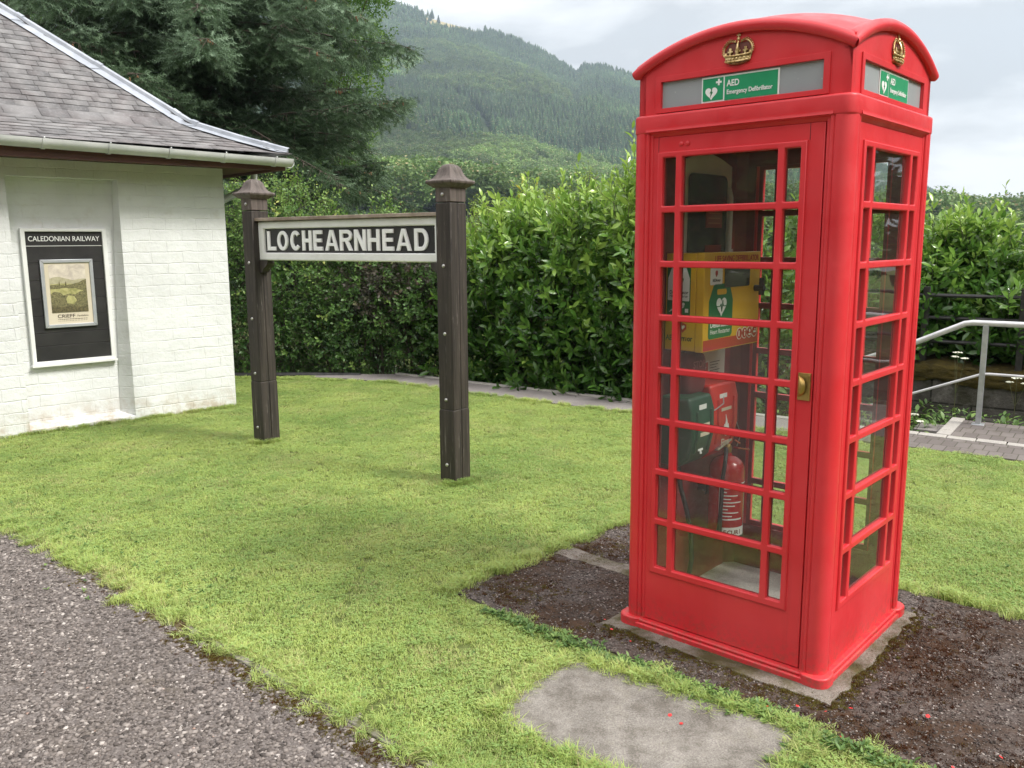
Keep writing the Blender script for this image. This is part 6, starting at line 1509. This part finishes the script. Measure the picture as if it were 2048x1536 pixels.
# ================================================================== hills and far woods
RIDGE = [(-2.0, 560), (-1.0, 640), (-.45, 560), (-.25, 500), (-.142, 466), (-.09, 446), (-.037, 420), (.009, 392), (.05, 358), (.075, 331), (.081, 346), (.105, 343), (.143, 322), (.25, 262), (.42, 138), (.50, 70), (.60, 38), (.8, 40), (1.6, 30)]
ra = np.array(RIDGE)
def hill_z(x, y):
    r = y; t = x / np.maximum(y, 1); zr = np.interp(t, ra[:, 0], ra[:, 1]); g = np.clip((r - 60) / 1740, 0, 1)
    z = zr * np.where(r < 1800, g ** 1.72, 1 - (r - 1800) / 1800 * .8)
    b = np.sin(x * .006 + 1) * np.cos(y * .005) * 14 + np.sin(x * .017 + y * .011) * 6 + np.sin(x * .041 - y * .035) * 2.5
    return z + b * np.clip((r - 150) / 500, 0, 1) * np.where(r < 1800, 1 - .72 * g ** 3, .3) - .8
def grid(name, xs, ys, fn, mat):
    X, Y = np.meshgrid(xs, ys); Z = fn(X, Y); V = np.stack([X.ravel(), Y.ravel(), Z.ravel()], 1); nx = len(xs); ny = len(ys)
    a = (np.arange(ny - 1)[:, None] * nx + np.arange(nx - 1)[None]).ravel(); return bulk(name, V, np.stack([a, a + 1, a + nx + 1, a + nx], 1), mat, kind='structure', smooth=True)
def hillmat():
    k = NT('hillside_ground'); p = k.n('ShaderNodeNewGeometry').outputs['Position']
    c = k.ramp(k.noise(p, .02, 6, .6), [(.35, (.028, .050, .020)), (.65, (.055, .085, .030))])
    sz = k.n('ShaderNodeSeparateXYZ', {0: p}).outputs[2]
    top = k.n('ShaderNodeMapRange', {0: sz, 1: 390, 2: 402, 3: 0.0, 4: 1.0}).outputs[0]
    c = k.mix(top, c, (.36, .30, .15)); k.color(c); k.set(.95, 0, .1); return k.m
grid('hills', np.linspace(-1500, 2600, 165), np.concatenate([np.linspace(58, 600, 50), np.linspace(620, 3200, 90)]), hill_z, hillmat())
CON = grass_mat('distant_conifer_foliage', (0.018, 0.058, 0.030), (0.090, 0.170, 0.055), (0.10, 0.16, 0.05), .0045)
DEC = grass_mat('distant_broadleaf_foliage', (0.065, 0.130, 0.036), (0.165, 0.250, 0.070), (0.18, 0.24, 0.09), .008)
for mt in (CON, DEC):     # every far tree its own tone
    nt = mt.node_tree; pb = nt.nodes['Principled BSDF']; src = pb.inputs['Base Color'].links[0].from_socket
    oi = nt.nodes.new('ShaderNodeObjectInfo'); mrn = nt.nodes.new('ShaderNodeMapRange'); mrn.inputs[3].default_value = .55; mrn.inputs[4].default_value = 1.6
    sc_ = nt.nodes.new('ShaderNodeVectorMath'); sc_.operation = 'SCALE'; nt.links.new(oi.outputs['Random'], mrn.inputs[0]); vo = nt.nodes.new('ShaderNodeTexVoronoi'); vo.inputs['Scale'].default_value = .0065; ge_ = nt.nodes.new('ShaderNodeNewGeometry'); nt.links.new(ge_.outputs['Position'], vo.inputs['Vector']); vr = nt.nodes.new('ShaderNodeMapRange'); vr.inputs[3].default_value = .5; vr.inputs[4].default_value = 2.0; nt.links.new(vo.outputs['Color'], vr.inputs[0]); sc2 = nt.nodes.new('ShaderNodeVectorMath'); sc2.operation = 'SCALE'; nt.links.new(src, sc2.inputs[0]); nt.links.new(vr.outputs[0], sc2.inputs['Scale']); nt.links.new(sc2.outputs[0], sc_.inputs[0]); nt.links.new(mrn.outputs[0], sc_.inputs['Scale']); nt.links.new(sc_.outputs[0], pb.inputs['Base Color'])
def far_conifer(nm, n=260):
    V = []; F = []; C = []
    for i in range(n):      # drooping branch flakes round a pole
        z = (i + .5) / n; r = .20 * (1 - z) ** .85 + .012; a = i * 2.4; c, s = math.cos(a), math.sin(a); b = len(V); w = .05 * (1 - z) + .018; z0 = .06 + .92 * z
        V += [(0, 0, z0 + .045), (r * c - w * s, r * s + w * c, z0 - .015), (r * 1.25 * c, r * 1.25 * s, z0 - .03), (r * c + w * s, r * s - w * c, z0 - .015)]; F.append((b, b + 1, b + 2, b + 3)); C += [random.random()] * 4
    return unlink(bulk(nm, np.array(V), np.array(F), CON, rnd=C))
def far_broad(nm, n=1500):
    d = norm(RNG.normal(size=(n, 3))); L_ = 1 + .22 * np.sin(d[:, 0] * 5 + len(nm)) * np.sin(d[:, 2] * 6) ; P = d * np.array([.38, .38, .40]) * (L_ * RNG.uniform(.62, 1.05, n))[:, None] + (0, 0, .52)
    tv = np.array([(-.5, 0, 0), (.5, 0, 0.1), (.4, 1, 0), (-.4, .9, .1)]); V, F, C = stamp(tv, np.array([[0, 1, 2, 3]]), frames(norm(RNG.normal(size=(n, 3)))), P, RNG.uniform(.028, .060, n), RNG.random(n)); return unlink(bulk(nm, V, F, DEC, rnd=C))
cons = [far_conifer('far_conifer') for q in range(3)]; brs = [far_broad('far_broadleaf') for q in range(4)]
def forest(name, n, rx, ry, rule, smin, smax, srcs, pw=1.0):
    u = RNG.random(n); Y = ry[0] + (ry[1] - ry[0]) * u ** pw; X = RNG.uniform(rx[0], rx[1], n) * Y; q = rule(X, Y); X, Y = X[q], Y[q]; n = len(X); s = RNG.uniform(smin, smax, n); ws = s * RNG.uniform(.85, 1.2, n)
    instancer(name, np.column_stack([X, Y, hill_z(X, Y) - .5]), np.column_stack([np.zeros((n, 2)), RNG.uniform(0, 6.28, n)]), np.column_stack([ws, ws, s]), RNG.integers(0, len(srcs), n), srcs, kind='stuff')
def low(X, Y): return Y - 640 - 130 * np.sin(X * .012 + 1) - 60 * np.sin(X * .031) + 900 * np.clip(X / Y - .02, -.2, .12)
forest('conifer_forest', 85000, (-.42, .62), (330, 1950), lambda X, Y: (np.abs(np.sin(X * .0075 + Y * .0042 + np.sin(Y * .004))) > .045) & (low(X, Y) > 0) & ~((hill_z(X, Y) > 392) & (X / Y + RNG.normal(0, .008, len(X)) > -.098) & (X / Y < -.028)), 10, 18, cons, .62)
forest('hillside_woodland', 20000, (-.42, .75), (230, 980), lambda X, Y: (low(X, Y) < 25) & ~((np.abs(X / Y + .01) < .05) & (np.abs(Y - 560) < 45)), 9, 16, brs, .75)
forest('upper_woodland_clumps', 5000, (-.32, .3), (700, 1500), lambda X, Y: np.sin(X * .009 + 2) * np.sin(Y * .006) > .35, 14, 20, brs, .8)
n = 112; X = np.concatenate([RNG.uniform(-26, 24, 34), RNG.uniform(16, 30, 38), RNG.uniform(-34, -14, 40)]); Y = np.concatenate([RNG.uniform(-26, -15, 34), RNG.uniform(-14, 14, 38), RNG.uniform(-26, 0, 40)]); s = np.concatenate([RNG.uniform(7, 10, 72), RNG.uniform(9, 13, 40)])
instancer('woodland_behind', np.column_stack([X, Y, np.full(n, -.4)]), np.column_stack([np.zeros((n, 2)), RNG.uniform(0, 6.28, n)]), np.column_stack([s, s, s]), RNG.integers(0, 4, n), brs, kind='stuff')
n = 170; X = RNG.uniform(28, 140, n); Y = RNG.uniform(95, 165, n); s = RNG.uniform(4.2, 7.4, n) * (1.12 - .0035 * (X - 28)) * (Y / 130)
instancer('distant_wood', np.column_stack([X, Y, np.full(n, -.8)]), np.column_stack([np.zeros((n, 2)), RNG.uniform(0, 6.28, n)]), np.column_stack([s, s, s]), RNG.integers(0, 4, n), brs, kind='stuff')
# poles of the power line crossing the clearing
POLE = M('grey_pole_timber', (0.30, 0.28, 0.26), rough=.8)
def pole(x, y, h, label, two):
    z = float(hill_z(np.array(x * 1.0), np.array(y * 1.0))); r = empty('power_pole', (x, y, z), 0, label=label, cat='pole')
    m = MB(); m.tube([(0, 0, -1), (0, 0, h)], .20, POLE, 8)
    if two: m.tube([(2.4, 0, -1), (2.4, 0, h)], .20, POLE, 8)
    m.build('pole', r); m = MB(); m.box(-.6, 3.0 if two else .9, -.08, .08, h - .6, h - .45, POLE); m.build('crossarm', r)
pole(-22.5, 560, 8.5, 'pair of pale power poles standing in the hillside clearing', True)
pole(-63, 575, 11, 'single grey power pole on the hillside beside the spruce branch tips', False)

# ================================================================== haze
m = MB(); m.box(-1600, 2700, -40, 3300, -2.0, 760, None)
k = NT('valley_haze'); k.t.nodes.remove(k.b)
pv = k.n('ShaderNodeVolumePrincipled', {'Color': (.68, .85, 1.0, 1), 'Density': 0.00025, 'Anisotropy': .2}); k.l(pv.outputs[0], k.o.inputs['Volume'])
me = bpy.data.meshes.new('haze'); me.from_pydata(m.v, [], m.f); me.materials.append(k.m); bm = bmesh.new(); bm.from_mesh(me); bmesh.ops.recalc_face_normals(bm, faces=bm.faces); bm.to_mesh(me); bm.free()
hz = bpy.data.objects.new('haze', me); COL.objects.link(hz); hz['kind'] = 'stuff'
